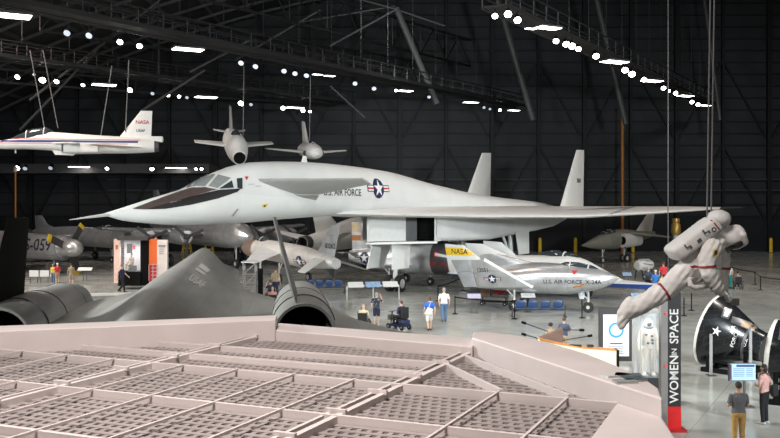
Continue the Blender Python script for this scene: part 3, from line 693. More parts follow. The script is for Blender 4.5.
for sd in (1, -1):
    MB().wing([((4.4, .9*sd, 2.9), (1.2, .8*sd, 2.8), .3), ((1.6, 3.6*sd, 3.7), (.2, 3.6*sd, 3.7), .12)]).build('tailplane', WHITE2, q)
    MB().wing([((12, 1.2*sd, 2.4), (7, 1.2*sd, 2.3), .4), ((8, 5.6*sd, 2.2), (6.4, 5.6*sd, 2.2), .16)]).build('wing', mat('dark_red_wing', (.20, .05, .05), .5) if sd < 0 else WHITE2, q)
gear(q, L-4, 0, 2.0, .35, .2); gear(q, 8, -1.6, 2.2, .42, .25); gear(q, 8, 1.6, 2.2, .42, .25)

# ------------------------------------------------------------------ big silver aircraft behind the bomber's nose
q, L = heading_root('silver_transport', (-27.5, 104.0), (-13.0, 84.0))
tag(q, 'large silver propeller aircraft half hidden behind the nose of the bomber', 'aircraft')
MB().body([(0, .3, 4.0, .4, .4), (5, 1.1, 3.6, 1.2, 1.1), (12, 1.5, 3.4, 1.5, 1.4), (L-5, 1.5, 3.3, 1.5, 1.4), (L-1.5, 1.1, 3.2, 1.1, 1.0), (L, .3, 3.1, .3, .3)], 28, 36).build('fuselage', SILVER, q)
MB().wing([((5, 0, 4.6), (1, 0, 4.6), .4), ((1.8, 0, 7.8), (.3, 0, 7.8), .2)], 10, up=(0, 1, 0)).build('tail_fin', SILVER, q)
for sd in (1, -1):
    wn = MB().wing([((17.5, 1.2*sd, 3.2), (12.5, 1.2*sd, 3.2), .8), ((16, 11*sd, 3.9), (13.5, 11*sd, 3.9), .3)]).build('wing', SILVER, q)
    for k, y in enumerate((4.0, 7.6)):
        en = MB().body([(13, .3, 3.2, .3, .3), (15, .7, 3.1, .7, .7), (18.2, .8, 3.05, .8, .8), (19.2, .62, 3.05, .62, .62)], 20, 14).build('engine_nacelle', SILVER, wn)
        for vtx in en.data.vertices: vtx.co.y += y*sd
        MB().lathe((19.15, y*sd, 3.05), (1, 0, 0), [(0, .62), (.02, .3), (.5, .22), (.8, .02)], 16, DGREY).build('spinner', DGREY, en)
        pb = MB()
        for a in (0.4, 2.5, 4.6): pb.prism([(19.5, y*sd + math.cos(a)*.2 - math.sin(a)*.12, 3.05 + math.sin(a)*.2 + math.cos(a)*.12), (19.5, y*sd + math.cos(a)*1.7 - math.sin(a)*.14, 3.05 + math.sin(a)*1.7 + math.cos(a)*.14), (19.5, y*sd + math.cos(a)*1.7 + math.sin(a)*.14, 3.05 + math.sin(a)*1.7 - math.cos(a)*.14), (19.5, y*sd + math.cos(a)*.2 + math.sin(a)*.12, 3.05 + math.sin(a)*.2 - math.cos(a)*.12)], (.05, 0, 0))
        pb.build('propeller', DGREY, en, smooth=False)
gear(q, L-3, 0, 2.2, .45, .3); gear(q, 14.5, -4, 2.6, .6, .35, True); gear(q, 14.5, 4, 2.6, .6, .35, True)
for px, py, L_ in [(187, 249, 'yellow work stand under the silver propeller aircraft, nearest the uniform kiosk'), (203, 245, 'yellow work stand under the silver propeller aircraft, small and furthest back'), (209, 250, 'yellow work stand just above the dark aircraft spine')]:
    c = G(px, py + 4); o = empty('work_stand', c); tag(o, L_, 'stand', 'yellow work stands')
    m = MB()
    for sx in (-.5, .5):
        for sy in (-.4, .4): m.bar((sx*1.1, sy*1.1, 0), (sx*.7, sy*.7, 1.5), .09)
    m.bar((-.5, -.4, .6), (.5, -.4, .6), .07).bar((-.5, .4, .6), (.5, .4, .6), .07)
    m.build('legs_frame', YEL, o, smooth=False); MB().box((0, 0, 1.5), (1.1, .9, .08)).build('stand_platform', YEL, o, smooth=False)

# ------------------------------------------------------------------ turboprop fighter with yellow tipped blades, far left
q, L = heading_root('propeller_fighter', (-43.0, 88.0), (-27.1, 79.0))
tag(q, 'silver propeller fighter with yellow tipped blades and big dark serial number', 'aircraft')
fu = MB().body([(0, .4, 2.9, .4, .4), (4, .9, 2.7, .9, .9), (9, 1.15, 2.5, 1.2, 1.25), (L-2.2, 1.0, 2.3, 1.05, 1.15)], 28, 28, 2.2).build('fuselage', SILVERD, q)
sp = MB().body([(L-2.25, .98, 2.3, 1.0, 1.0), (L-1.9, .84, 2.3, .84, .84), (L-1.0, .8, 2.3, .8, .8), (L-.2, .45, 2.3, .45, .45), (L, .08, 2.3, .08, .08)], 24, 16).build('spinner', SILVER, q)
hug(bvh_of(fu), [(flat_text('FS-059', 1.45), LETB)], (L-4.7, -1.2, 2.52), (1, 0, 0), (0, 0, 1), (0, 1, 0), .02, .4).build('lettering', LETB, q)
for k, a in enumerate((2.2, .42, 4.3)):
    r = Vector((0, -math.cos(a), math.sin(a))); s_ = Vector((0, math.sin(a), math.cos(a)))
    c0 = Vector((L-1.5, 0, 2.3)); b_ = []
    def blade(r0, r1, w): return [c0 + r*r0 + s_*w + Vector((-.12, 0, 0)), c0 + r*r1 + s_*w + Vector((-.12, 0, 0)), c0 + r*r1 - s_*w, c0 + r*r0 - s_*w]
    bd = MB().prism(blade(.7, 2.15, .34), (.1, 0, 0)).build('propeller_blade', DGREY, q, smooth=False)
    MB().prism(blade(2.15, 2.5, .34), (.1, 0, 0)).build('blade_tip', YEL, bd, smooth=False)
canopy(q, [(L-9.5, .1, 3.75, .1, .3), (L-8.6, .5, 3.55, .6, .3), (L-7.2, .5, 3.5, .55, .3), (L-6.2, .1, 3.5, .1, .3)], (L-7.8,))
MB().wing([((4, 0, 3.5), (.5, 0, 3.3), .4), ((1.0, 0, 6.0), (-.6, 0, 6.0), .2)], 10, up=(0, 1, 0)).build('tail_fin', SILVERD, q)
for sd in (1, -1): MB().wing([((10.5, .9*sd, 2.0), (6.5, .9*sd, 2.0), .5), ((6.5, 5.5*sd, 2.1), (4.6, 5.5*sd, 2.1), .2)]).build('wing', SILVERD, q)
gear(q, L-3.4, 0, 1.4, .4, .25); gear(q, 7.5, -1.9, 1.8, .4, .25); gear(q, 7.5, 1.9, 1.8, .4, .25)
MB().prism([(L-3.0, -.35, 1.3), (L-2.2, -.35, 1.3), (L-2.3, -.4, .25), (L-2.9, -.4, .25)], (0, .05, 0)).build('gear_door', DGREY, q)

# ------------------------------------------------------------------ glass nosed jet behind it
q, L = heading_root('glass_nosed_jet', (-40.6, 103.0), (-26.8, 93.0))
tag(q, 'grey glass nosed jet with tall curved fin behind the propeller fighter', 'aircraft')
MB().body([(0, .25, 3.1, .25, .25), (3, .7, 2.9, .7, .7), (8, 1.05, 2.7, 1.05, 1.05), (L-3.4, 1.05, 2.6, 1.05, 1.05), (L-2.2, 1.0, 2.55, .95, 1.0)], 28, 30).build('fuselage', SILVERD, q)
MB().body([(L-2.25, .98, 2.55, .94, .98), (L-1.0, .82, 2.5, .8, .8), (L-.15, .35, 2.45, .35, .35), (L, .1, 2.45, .1, .1)], 24, 14).build('glass_nose', GLASSG, q)
canopy(q, [(L-5.2, .1, 3.5, .15, .3), (L-4.3, .6, 3.35, .65, .3), (L-3.2, .55, 3.3, .55, .3), (L-2.4, .1, 3.3, .1, .3)], (L-3.7, L-2.9))
MB().wing([((4.6, 0, 3.4), (.2, 0, 3.0), .4), ((2.4, 0, 3.9), (0, 0, 3.9), .3), ((1.3, 0, 4.9), (-.1, 0, 4.9), .2)], 10, up=(0, 1, 0)).build('tail_fin', SILVERD, q)
for sd in (1, -1):
    w_ = MB().wing([((9.5, .9*sd, 2.6), (5.5, .9*sd, 2.6), .6), ((8.3, 9*sd, 2.9), (6.2, 9*sd, 2.9), .25)]).build('wing', SILVER, q)
    MB().body([(4.5, .3, 2.3, .3, .3), (6, .65, 2.3, .65, .65), (10.5, .65, 2.3, .65, .65), (11, .5, 2.3, .5, .5)], 20, 14).build('engine_nacelle', SILVERD, w_).location.y = 3.4*sd
gear(q, L-3, 0, 1.6, .35, .2); gear(q, 7, -3, 1.7, .45, .25); gear(q, 7, 3, 1.7, .45, .25)

# ------------------------------------------------------------------ grey green jump jet, right
q, L = heading_root('jump_jet', (29.3, 100.0), (19.6, 92.0))
tag(q, 'grey green jet with pointed nose and wide air intakes, parked near the back wall', 'aircraft')
MB().body([(0, .25, 2.9, .25, .25), (3, .6, 2.7, .6, .6), (6.5, 1.0, 2.5, 1.0, .95), (L-5.5, 1.05, 2.4, 1.0, 1.0), (L-3.6, .85, 2.3, .8, .85), (L-1.6, .5, 2.1, .42, .5), (L, .05, 1.95, .05, .05)], 28, 32).build('fuselage', OLIVE, q)
canopy(q, [(L-5.6, .15, 3.2, .15, .3), (L-4.8, .55, 2.95, .6, .3), (L-3.8, .5, 2.75, .6, .3), (L-2.7, .1, 2.6, .08, .3)], (L-4.5, L-3.6), fm=OLIVE)
for sd in (1, -1):
    it = MB().body([(L-8.5, .4, 2.35, .6, .6), (L-6.2, .48, 2.35, .75, .75), (L-5.4, .48, 2.35, .75, .75)], 20, 10).build('air_intake', LGREY, q); it.location.y = 1.05*sd
    MB().lathe((L-5.42, 0, 2.35), (1, 0, 0), [(0, .47), (.04, .42), (.045, .02)], 20).build('intake_opening', BLACKM, it)
    MB().wing([((L-6.5, 1.2*sd, 3.1), (L-9.5, 1.2*sd, 3.05), .4), ((L-9.2, 4.0*sd, 2.7), (L-10.3, 4.0*sd, 2.7), .15)]).build('wing', OLIVE, q)
MB().wing([((3.6, 0, 3.0), (.4, 0, 2.9), .3), ((1.0, 0, 5.3), (-.2, 0, 5.3), .15)], 10, up=(0, 1, 0)).build('tail_fin', mat('pale_grey_fin', (.36, .35, .33), .5), q)
gear(q, L-3.4, 0, 1.6, .32, .2); gear(q, 5.4, 0, 1.6, .4, .25, True)

# ------------------------------------------------------------------ hanging aircraft
xq, L = heading_root('forward_swept_jet', (-20.0, 76.5), (-34.6, 74.0), 11.1)
tag(xq, 'white hanging research jet with blue and red stripes along its side', 'aircraft')
fu = MB().body([(0, .5, 0, .55, .5), (1.5, .75, 0, .75, .6), (4, .8, .0, .85, .65), (7, .78, .05, .98, .6), (9.3, .66, .1, 1.05, .5), (10.2, .6, .1, .72, .46), (11.5, .5, .05, .45, .42), (13.5, .28, -.05, .22, .24), (L, .04, -.12, .03, .03)], 30, 44, 2.3).build('fuselage', WHITE2, xq)
canopy(xq, [(8.2, .12, 1.05, .15, .3), (8.8, .52, .85, .62, .3), (9.8, .54, .65, .72, .3), (10.8, .4, .45, .5, .3), (11.7, .06, .4, .06, .3)], (8.9, 10.3), fm=WHITE2)
v = bvh_of(fu); LP_ = (0, -1, 0)
hug(v, [([(-8.2, -.02), (5.3, .0), (5.3, .17), (-8.2, .15)], mat('stripe_navy', (.015, .03, .16), .45)), ([(-8.2, .24), (5.5, .22), (5.5, .27), (-8.2, .30)], RED), ([(-8.2, -.13), (4.5, -.12), (4.5, -.08), (-8.2, -.09)], RED)], (6.6, .9, .22), (-1, 0, 0), (0, 0, 1), LP_, .018, .25).build('side_stripe', BLUE, xq)
tf = MB().wing([((3.1, 0, .5), (.3, 0, .5), .3), ((1.15, 0, 3.0), (.2, 0, 3.0), .12)], 10, up=(0, 1, 0)).build('tail_fin', WHITE2, xq)
MB().box((.9, 0, .6), (3.2, .5, .5)).build('fin_fairing', WHITE2, tf, bevel=.1)
v = bvh_of(tf)
hug(v, [(flat_text('NASA', .44), RED), ], (1.0, .3, 2.02), (-1, 0, 0), (0, 0, 1), LP_, .02, .3, up_off=0).build('lettering', RED, tf)
hug(v, [(flat_text('USAF', .32), LETB)], (1.15, .3, 1.30), (-1, 0, 0), (0, 0, 1), LP_, .02, .3).build('lettering', LETB, tf)
MB().lathe((-.35, 0, .0), (1, 0, 0), [(0, .38), (0, .46), (.5, .52)], 20, DGREY, False).lathe((-.1, 0, 0), (1, 0, 0), [(0, .45), (.01, .01)], 20, BLACKM, False).build('tail_pipe', DGREY, xq)
for sd in (1, -1):
    MB().wing([((3.4, .7*sd, -.1), (.9, .7*sd, -.15), .3), ((5.4, 4.1*sd, -.1), (4.3, 4.1*sd, -.12), .14)]).build('wing', WHITE2, xq)
    MB().wing([((8.3, .7*sd, .12), (6.0, .7*sd, .10), .2), ((6.8, 2.0*sd, .12), (5.9, 2.0*sd, .1), .1)]).build('canard', WHITE2, xq)
    it = MB().body([(4.5, .26, -.28, .30, .36), (7.2, .30, -.28, .36, .40), (7.4, .28, -.28, .34, .38)], 16, 8, 3).build('air_intake', WHITE2, xq); it.location.y = .82*sd; MB().box((7.3, 0, -.1), (.16, .62, .95)).build('intake_lip', DGREY, it, bevel=.03)
MB().prism([(8.2, 0, -.45), (6.2, 0, -.5), (6.6, 0, -.85), (8.0, 0, -.8)], (0, .5, 0)).build('gear_fairing', WHITE2, xq)
MB().tube([(11.2, 0, -.3), (11.2, 0, -.7)], .06, 8).build('probe', LGREY, xq)
MB().tube([(L-.2, 0, -.12), (L+1.6, 0, -.12)], [.03, .012], 6).build('nose_boom', LGREY, xq)

q, L = heading_root('round_nosed_jet', (-15.6, 87.0), (-13.3, 80.0), 12.85)
q.rotation_euler = (0, .30, q.rotation_euler.z); tag(q, 'white hanging jet with round open nose, wings nearly level', 'aircraft')
MB().body([(0, .4, .2, .5, .4), (3, .95, .1, 1.1, 1.0), (5.5, 1.0, 0, 1.2, 1.1), (L-.3, .68, -.35, .72, .72), (L, .58, -.38, .62, .62)], 28, 24).build('fuselage', WHITE2, q)
MB().lathe((L-.02, 0, -.38), (1, 0, 0), [(.02, .55), (.07, .5), (.05, .43), (.03, .40), (.028, .01)], 24, BLACKM).build('intake_opening', BLACKM, q)
canopy(q, [(L-3.6, .1, 1.1, .15, .3), (L-2.8, .5, .8, .7, .3), (L-1.9, .42, .5, .6, .3), (L-1.1, .06, .4, .06, .3)], (L-2.1,), fm=WHITE2)
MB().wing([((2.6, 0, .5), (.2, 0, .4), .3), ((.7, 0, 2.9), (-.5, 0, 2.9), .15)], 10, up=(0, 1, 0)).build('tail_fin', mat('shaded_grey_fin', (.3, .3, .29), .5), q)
for sd in (1, -1):
    MB().wing([((5.2, .6*sd, .1), (3.0, .6*sd, .05), .3), ((4.2, 3.6*sd, .2), (3.0, 3.6*sd, .18), .12)]).build('wing', WHITE2, q)
    MB().wing([((1.2, .3*sd, .5), (.1, .3*sd, .5), .12), ((.6, 1.5*sd, .6), (0, 1.5*sd, .6), .08)]).build('tailplane', WHITE2, q)
MB().prism([(L-.6, -.5, -.5), (L-3.5, -.5, -.6), (L-3.4, -.5, -1.0), (L-.8, -.5, -1.0)], (0, 1.0, 0)).build('skid_fairing', WHITE2, q, bevel=.08)

q, L = heading_root('small_white_jet', (-8.6, 89.0), (-6.7, 84.5), 11.65)
q.rotation_euler = (0, .14, q.rotation_euler.z); tag(q, 'small white hanging jet with star insignia and upright fin', 'aircraft')
fu = MB().body([(0, .5, 0, .5, .5), (1.2, .9, 0, .75, .7), (2.8, .95, 0, .8, .75), (L-.5, .6, -.05, .55, .5), (L, .1, -.1, .1, .1)], 28, 24).build('fuselage', WHITE2, q)
canopy(q, [(L-2.7, .1, .62, .1, .3), (L-2.1, .35, .5, .42, .3), (L-1.5, .3, .4, .35, .3), (L-1.0, .06, .4, .06, .3)], (L-1.8,))
hug(bvh_of(fu), layers_roundel(.42), (L-1.9, .7, -.05), (-1, 0, 0), (0, 0, 1), (0, -1, 0), .015, .2).build('star_insignia', NAVY, q)
MB().wing([((2.0, 0, .4), (-.2, 0, .4), .26), ((.1, 0, 2.7), (-.8, 0, 2.7), .13)], 10, up=(0, 1, 0)).build('tail_fin', LGREY, q)
for sd in (1, -1):
    MB().wing([((3.0, .7*sd, -.1), (.8, .7*sd, -.15), .3), ((1.6, 4.0*sd, .05), (.3, 4.0*sd, .0), .12)]).build('wing', WHITE2, q)
    MB().lathe((L-1.6, .72*sd, -.15), (1, 0, 0), [(0, .3), (.35, .28), (.36, .2), (.1, .01)], 16, DGREY).build('air_intake', DGREY, q)
# cables that carry the hanging things
CAB = mat('cable_steel', (.13, .13, .13), .45, .3)
def cable(a, b_, label, r=.022, group='suspension cables'):
    tag(MB().tube([a, b_], r, 6).build('suspension_cable', CAB), label, 'cable', group)
for (x0, y0, x1, y1, Y, L_) in [(44.5, 128, 30, 80, 75, 'thin cable holding the red striped jet, at the front of its cockpit'), (58, 128, 43, 80, 75, 'thin cable holding the red striped jet, just behind its cockpit'),
                                (101, 135, 112, 96, 75.5, 'thin cable holding the red striped jet, in the middle of its back'), (125.5, 132, 129, 90, 76, 'thin cable holding the red striped jet, in front of its fin'),
                                (243, 139, 244, 96, 83, 'thin cable holding the round nosed jet'), (309.5, 141, 310.5, 106, 87, 'thin cable holding the small white jet with the star')]:
    cable(P(x0, y0, Y), P(x1, y1 - 30, Y), L_, .045)
# ------------------------------------------------------------------ dark twin engined jet just beyond the roof, seen from behind
yf = empty('dark_interceptor', (-6.15, 20.0, 0), math.atan2(.993, -.119))
tag(yf, 'dark grey twin engined jet seen from behind, just beyond the cream roof', 'aircraft')
SP = 4.4
def bell(t): return max(0.0, (math.exp(-(t*1.75)**2) - math.exp(-1.75**2)) / (1 - math.exp(-1.75**2)))
st = [(2.0, .5, 2.55, 2.9, .35), (5.0, 1.9, 2.5, 3.55, .6), (8, 2.6, 2.5, 3.72, .7), (12, 2.7, 2.52, 3.85, .8), (16, 2.4, 2.55, 3.95, .85), (20, 1.9, 2.65, 4.05, .85), (23.4, 1.65, 2.75, 4.1, .8), (25, 1.6, 2.78, 3.85, .75), (27.5, 1.4, 2.75, 3.3, .6), (32, .6, 2.7, 2.9, .35), (34, .05, 2.68, 2.72, .03)]
xs = [q[0] for q in st]; rings = []
for i in range(61):
    x = xs[0] + (xs[-1] - xs[0])*i/60; W_, zc, zr, dn = (_hermite(xs, [q[j] for q in st], x) for j in (1, 2, 3, 4))
    top = [Vector((x, W_*t, zc + (zr - zc)*bell(abs(t)))) for t in [1 - 2*k/28 for k in range(29)]]
    bot = [Vector((x, W_*t, zc - dn*(1 - t*t))) for t in [-1 + 2*k/12 for k in range(1, 12)]]
    rings.append(top + bot)
fz = MB().loft(rings, BLACKP).build('fuselage', BLACKP, yf, angle=70)
fzv = bvh_of(fz)
vs_, fs_ = flat_text('USAF', 1.0)
hug(fzv, [(([Vector((q.x*.21, q.y*2.6, 0)) for q in vs_], fs_), mat('faded_letter', (.40, .40, .39), .6))], (11.2, -.80, 4), (0, -1, 0), (1, 0, 0), (0, 0, -1), .02, .12).build('lettering', LETW, yf)
hug(fzv, [([(-.17, -1.4), (.17, -1.4), (.17, -.5), (-.17, -.5)], mat('faded_white', (.42, .42, .41), .6)), ([(-.17, -.2), (.17, -.2), (.17, 1.5), (-.17, 1.5)], MATS.get('faded_white'))], (15.0, -.66, 4), (0, -1, 0), (1, 0, 0), (0, 0, -1), .02, .12).build('stencil_panel', LETW, yf)
for sd in (-1, 1):
    nc = MB().lathe((0, SP*sd, 2.3), (1, 0, 0), [(6.45, .84), (6.4, .93), (7.6, .98), (9, 1.02), (12, 1.0), (14.6, .92), (15.6, .82), (15.65, .74), (15.0, .6), (14.9, .05)], 36, BLACKP, False).build('engine_nacelle', BLACKP, yf)
    MB().lathe((0, SP*sd, 2.3), (1, 0, 0), [(6.44, .845), (6.9, .80), (8.6, .66), (8.7, .05)], 36, BLACKM, False).build('exhaust_nozzle', BLACKM, nc)
    MB().lathe((0, SP*sd, 2.3), (1, 0, 0), [(14.9, .35), (15.7, .3), (16.9, .02)], 20, BLACK).build('inlet_spike', BLACK, nc)
    for xx in (8.2, 10.6, 13.8): MB().lathe((0, SP*sd, 2.3), (1, 0, 0), [(xx, 1.0), (xx, 1.028 if xx < 12 else .985), (xx + .05, 1.028 if xx < 12 else .985), (xx + .05, .98)], 36, BLACK, False).build('nacelle_band', BLACK, nc)
    o_ = .42 if sd > 0 else .24
    MB().wing([((10.6, SP*sd + o_, 3.15), (6.7, SP*sd + o_, 3.15), .20), ((8.7, (SP - .68)*sd + o_, 5.78), (6.5, (SP - .68)*sd + o_, 5.8), .12)], 10, up=(0, 1, 0)).build('tail_fin', BLACKM if sd > 0 else mat('fin_dark_grey', (.07, .068, .066), .45), yf)  # left fin stands unlit: that shade is painted in as matt black
    MB().wing([((19.5, 1.4*sd, 2.62), (4.2, 1.0*sd, 2.42), .28), ((15.4, 3.5*sd, 2.42), (4.0, 3.5*sd, 2.38), .26)], 12).build('inner_wing', BLACKP, yf)
    MB().wing([((14.9, 5.1*sd, 2.4), (4.0, 5.1*sd, 2.36), .26), ((12.6, 5.55*sd, 2.39), (4.0, 5.55*sd, 2.36), .24), ((9.1, 6.1*sd, 2.37), (4.0, 6.1*sd, 2.35), .20), ((6.4, 7.3*sd, 2.33), (4.0, 7.3*sd, 2.33), .13), ((5.0, 8.5*sd, 2.32), (4.2, 8.5*sd, 2.31), .08)], 12).build('outer_wing', BLACKP, yf)
    g_ = MB().tube([(11, 3.0*sd, 2.3), (11, 3.0*sd, .6)], .13, 10).bar((11, 2.45*sd, .42), (11, 3.55*sd, .42), .12).build('landing_gear_strut', LGREY, yf)
    for k in (-.5, 0, .5): wheel(g_, (11, 3.0*sd + k, .42), .42, .3)
g_ = MB().tube([(27, 0, 2.3), (27, 0, .5)], .11, 10).bar((27, -.3, .38), (27, .3, .38), .1).build('landing_gear_strut', LGREY, yf)
for k in (-.25, .25): wheel(g_, (27, k, .38), .38, .25)

# ------------------------------------------------------------------ cream roof of the exhibit room with louvre panels
ZG = 3.80; P0 = Vector((.51, 12.63)); U = Vector((.4, .9165)); V = Vector((.9165, -.4))
rf = empty('exhibit_roof', (-3, 11, 0)); off = Vector((-3, 11, 0))
tag(rf, 'cream roof of an exhibit room with rows of louvre panels and raised edge', 'roof')
INNER = [Vector(q) for q in [(-12.5, 12.65), (-2.05, 16.15), (1.31, 14.3), (2.70, 10.68), (1.1, 6.9)]]
def clip(a, b_):
    a, b_ = Vector(a), Vector(b_); t0, t1 = 0.0, 1.0
    for p, q in zip(INNER, INNER[1:]):
        e = q - p; n_ = Vector((e.y, -e.x))          # inside is to the right of the edge
        da, db = (a - p).dot(n_), (b_ - p).dot(n_)
        if da < 0 and db < 0: return None
        if da < 0: t0 = max(t0, da/(da - db))
        elif db < 0: t1 = min(t1, da/(da - db))
    return (a.lerp(b_, t0), a.lerp(b_, t1)) if t1 - t0 > .01 else None
def uv(u, v): return P0 + U*u + V*v
def gbar(m, a, b_, w_, z0, z1, material=None):
    c = clip(a, b_)
    if c: m.bar((c[0].x - off.x, c[0].y - off.y, (z0+z1)/2), (c[1].x - off.x, c[1].y - off.y, (z0+z1)/2), w_, z1 - z0, material); return c
VS = [-12.12, -8.08, -4.04, 0, 4.04]; US = [-8.4, -6.5, -4.65, -2.8, -.91, 0, .84, 4.0]
GZ = ZG - .045                                  # louvres sit below the beams
for v0, v1 in zip(VS, VS[1:]):
    for u0, u1 in zip(US, US[1:]):
        m = MB(); k = u0 + .10; row = 0
        while k < u1:
            gbar(m, uv(k, v0), uv(k, v1), .082, GZ - .05, GZ)
            x = v0 + (.03 if row % 2 else .0925)
            while x < v1 - .05 and k + .15 < u1:
                gbar(m, uv(k + .0925, x), uv(k + .0925, x + .058), .12, GZ - .05, GZ - .006); x += .125
            k += .185; row += 1
        if m.v: m.build('louvre_panel', GRATE, rf, smooth=False)
for v0 in VS[1:-1]:
    m = MB(); gbar(m, uv(-9, v0), uv(5, v0), .075, GZ - .1, ZG + .035); gbar(m, uv(-9, v0 - .15), uv(5, v0 - .15), .045, GZ - .1, ZG + .03)
    k = -8.4
    while k < 4:
        gbar(m, uv(k, v0 - .20), uv(k, v0 + .06), .05, ZG + .02, ZG + .075); k += 1.15
    m.build('main_beam', ROOFW, rf, smooth=False)
for u0 in US[1:-1]:
    m = MB()
    if u0 < -.5: gbar(m, uv(u0, -14), uv(u0, 6), .055, GZ - .06, ZG + .045)
    else: gbar(m, uv(u0, -14), uv(u0, -.05), .045, GZ - .03, ZG + .03); gbar(m, uv(u0 + .13, -14), uv(u0 + .13, -.05), .03, GZ - .03, ZG + .02)
    m.build('cross_beam', ROOFW, rf, smooth=False)
for a, c in (((.80, 13.45), (1.42, 11.45)), ((1.17, 14.1), (2.22, 11.15))):
    m = MB(); gbar(m, a, c, .05, GZ - .03, ZG + .04); m.build('edge_rail', ROOFW, rf, smooth=False)
for v0 in [-.68 - .92*j - 4.04*q for q in range(3) for j in range(4)] + [1.32, 2.19, 3.1]:
    m = MB()
    for a, c in ((-6.5, -4.65), (-4.65, -2.8), (-2.8, -.91)):
        gbar(m, uv(a + .03, v0), uv(c + .03, v0), .030, ZG + .03, ZG + .06)
        gbar(m, uv(c - .02, v0), uv(c + .02, v0), .035, GZ - .05, ZG + .05)
    if m.v: m.build('batten', ROOFW, rf, smooth=False)
def slab(poly, z0, z1, name, bevel=.02, material=ROOFW):
    return MB().prism([(p[0] - off.x, p[1] - off.y, z0) for p in poly], (0, 0, z1 - z0)).build(name, material, rf, smooth=False, bevel=bevel)
slab([(-12.5, 12.65), (-2.05, 16.15), (-2.10, 16.78), (-12.6, 13.35)], 3.5, 4.13, 'roof_edge')
slab([(-2.05, 16.15), (1.31, 14.3), (1.5, 15.15), (-2.12, 17.1)], 3.5, 3.94, 'roof_edge')
slab([(1.31, 14.45), (2.70, 10.68), (3.00, 9.93), (3.12, 10.47), (3.13, 11.2), (3.01, 11.89), (2.82, 12.84), (2.51, 13.76), (2.11, 14.63), (1.67, 15.05), (1.40, 15.1)], 3.5, 4.06, 'roof_edge')
slab([(2.69, 10.66), (3.0, 9.93), (2.86, 9.0), (2.6, 6.5), (.95, 6.5)], 3.5, 3.85, 'roof_edge')
slab([(-12.5, 6.5), (-12.5, 13.2), (-2.05, 16.7), (1.5, 15.0), (2.4, 13.7), (2.9, 11.9), (2.95, 9.95), (2.55, 6.5)], 3.44, 3.52, 'underlay', 0, mat('roof_shadow_board', (.05, .042, .042), .9))  # dark board added under the louvres so light stops in the gaps
slab([(-12.5, 6.5), (-12.5, 13.2), (-2.05, 16.7), (1.5, 15.0), (2.4, 13.7), (2.9, 11.9), (2.95, 9.95), (2.55, 6.5)], 0, 3.44, 'exhibit_wall', 0, mat('exhibit_wall_grey', (.12, .115, .11), .6))
# booklets lying on the raised edge
for (px, py, m_, w_, d_, r, L_) in [(615, 376, LGREY, .30, .20, .3, 'pale grey booklet on the cream roof edge, farthest left of the loose booklets'), (628, 376.5, mat('slate_cover', (.10, .13, .14), .4), .30, .2, -.3, 'slate coloured booklet on the cream roof edge beside the pale grey one'),
                                   (634, 380, mat('teal_cover', (.06, .085, .095), .4), .26, .20, .1, 'dark teal booklet on the cream roof edge nearest the banner pillar'), (625, 382.5, mat('grey_cover', (.26, .27, .27), .4), .26, .16, .15, 'mid grey booklet at the front of the loose booklets on the roof edge')]:
    c = G(px, py, 4.06); o = empty('booklet', (c.x, c.y, 4.061), r); tag(o, L_, 'booklet', 'booklets on the roof edge')
    MB().box((0, 0, .012), (w_, d_, .018), WHITE2).build('pages', WHITE2, o, smooth=False)
    MB().box((0, 0, .003), (w_ + .01, d_ + .01, .005)).box((0, 0, .024), (w_ + .01, d_ + .01, .005)).build('cover', m_, o, smooth=False)

# ------------------------------------------------------------------ banner pillar, sign, suit case
c = G(672, 430); bn = empty('banner_pillar', c); tag(bn, 'tall black banner pillar with white upward lettering on a red foot', 'sign')
k_ = c.y / F; Z_ = lambda py: H + (HOR - py)*k_
bx_ = lambda px: (px - 672)*k_
SIGNB = mat('sign_black', (.030, .028, .030), .5)
MB().box(((bx_(667)+bx_(680))/2, 0, (Z_(406)+Z_(292))/2), (13*k_, .16, Z_(292)-Z_(406))).build('banner_panel', SIGNB, bn, smooth=False)
MB().box((bx_(663.4), .02, Z_(292)/2), (6.6*k_, .24, Z_(292))).build('post', mat('brushed_grey_post', (.33, .32, .31), .5, .2), bn, smooth=False)
MB().box(((bx_(667)+bx_(680))/2, 0, Z_(406)/2), (13*k_, .20, Z_(406)), mat('banner_red', (.72, .02, .02), .4, emit=.12)).build('red_foot', RED, bn, smooth=False)
MB().box((bx_(675), -.05, .03), (18*k_, .5, .06)).build('foot_plate', RED, bn, smooth=False)
for z in (Z_(313), Z_(365)): MB().lathe((bx_(664.5), -.11, z), (0, -1, 0), [(0, .035), (.02, .03), (.021, .001)], 12, mat('red_marker_lamp', (.8, .05, .05), .4, emit=.8)).build('marker_lamp', RED, bn)
def upright_text(txt, size, x, z, m_, parent, y, h=.01):
    vs, fs = flat_text(txt, size)
    MB().add([(x - q.y, y, z + q.x) for q in vs], fs, m_).build('lettering', m_, parent, smooth=False)
def flat_on(txt, size, x, z, m_, parent, y):
    vs, fs = flat_text(txt, size)
    return MB().add([(x + q.x, y, z + q.y) for q in vs], fs, m_).build('lettering', m_, parent, smooth=False)
LITW = mat('letter_bright', (.85, .84, .82), .5, emit=.1)
xm = (bx_(667)+bx_(680))/2
upright_text('WOMEN', .335, xm, Z_(378.5), LITW, bn, -.085); upright_text('IN', .2, xm, Z_(351.5), LITW, bn, -.085); upright_text('SPACE', .335, xm, Z_(326), LITW, bn, -.085)

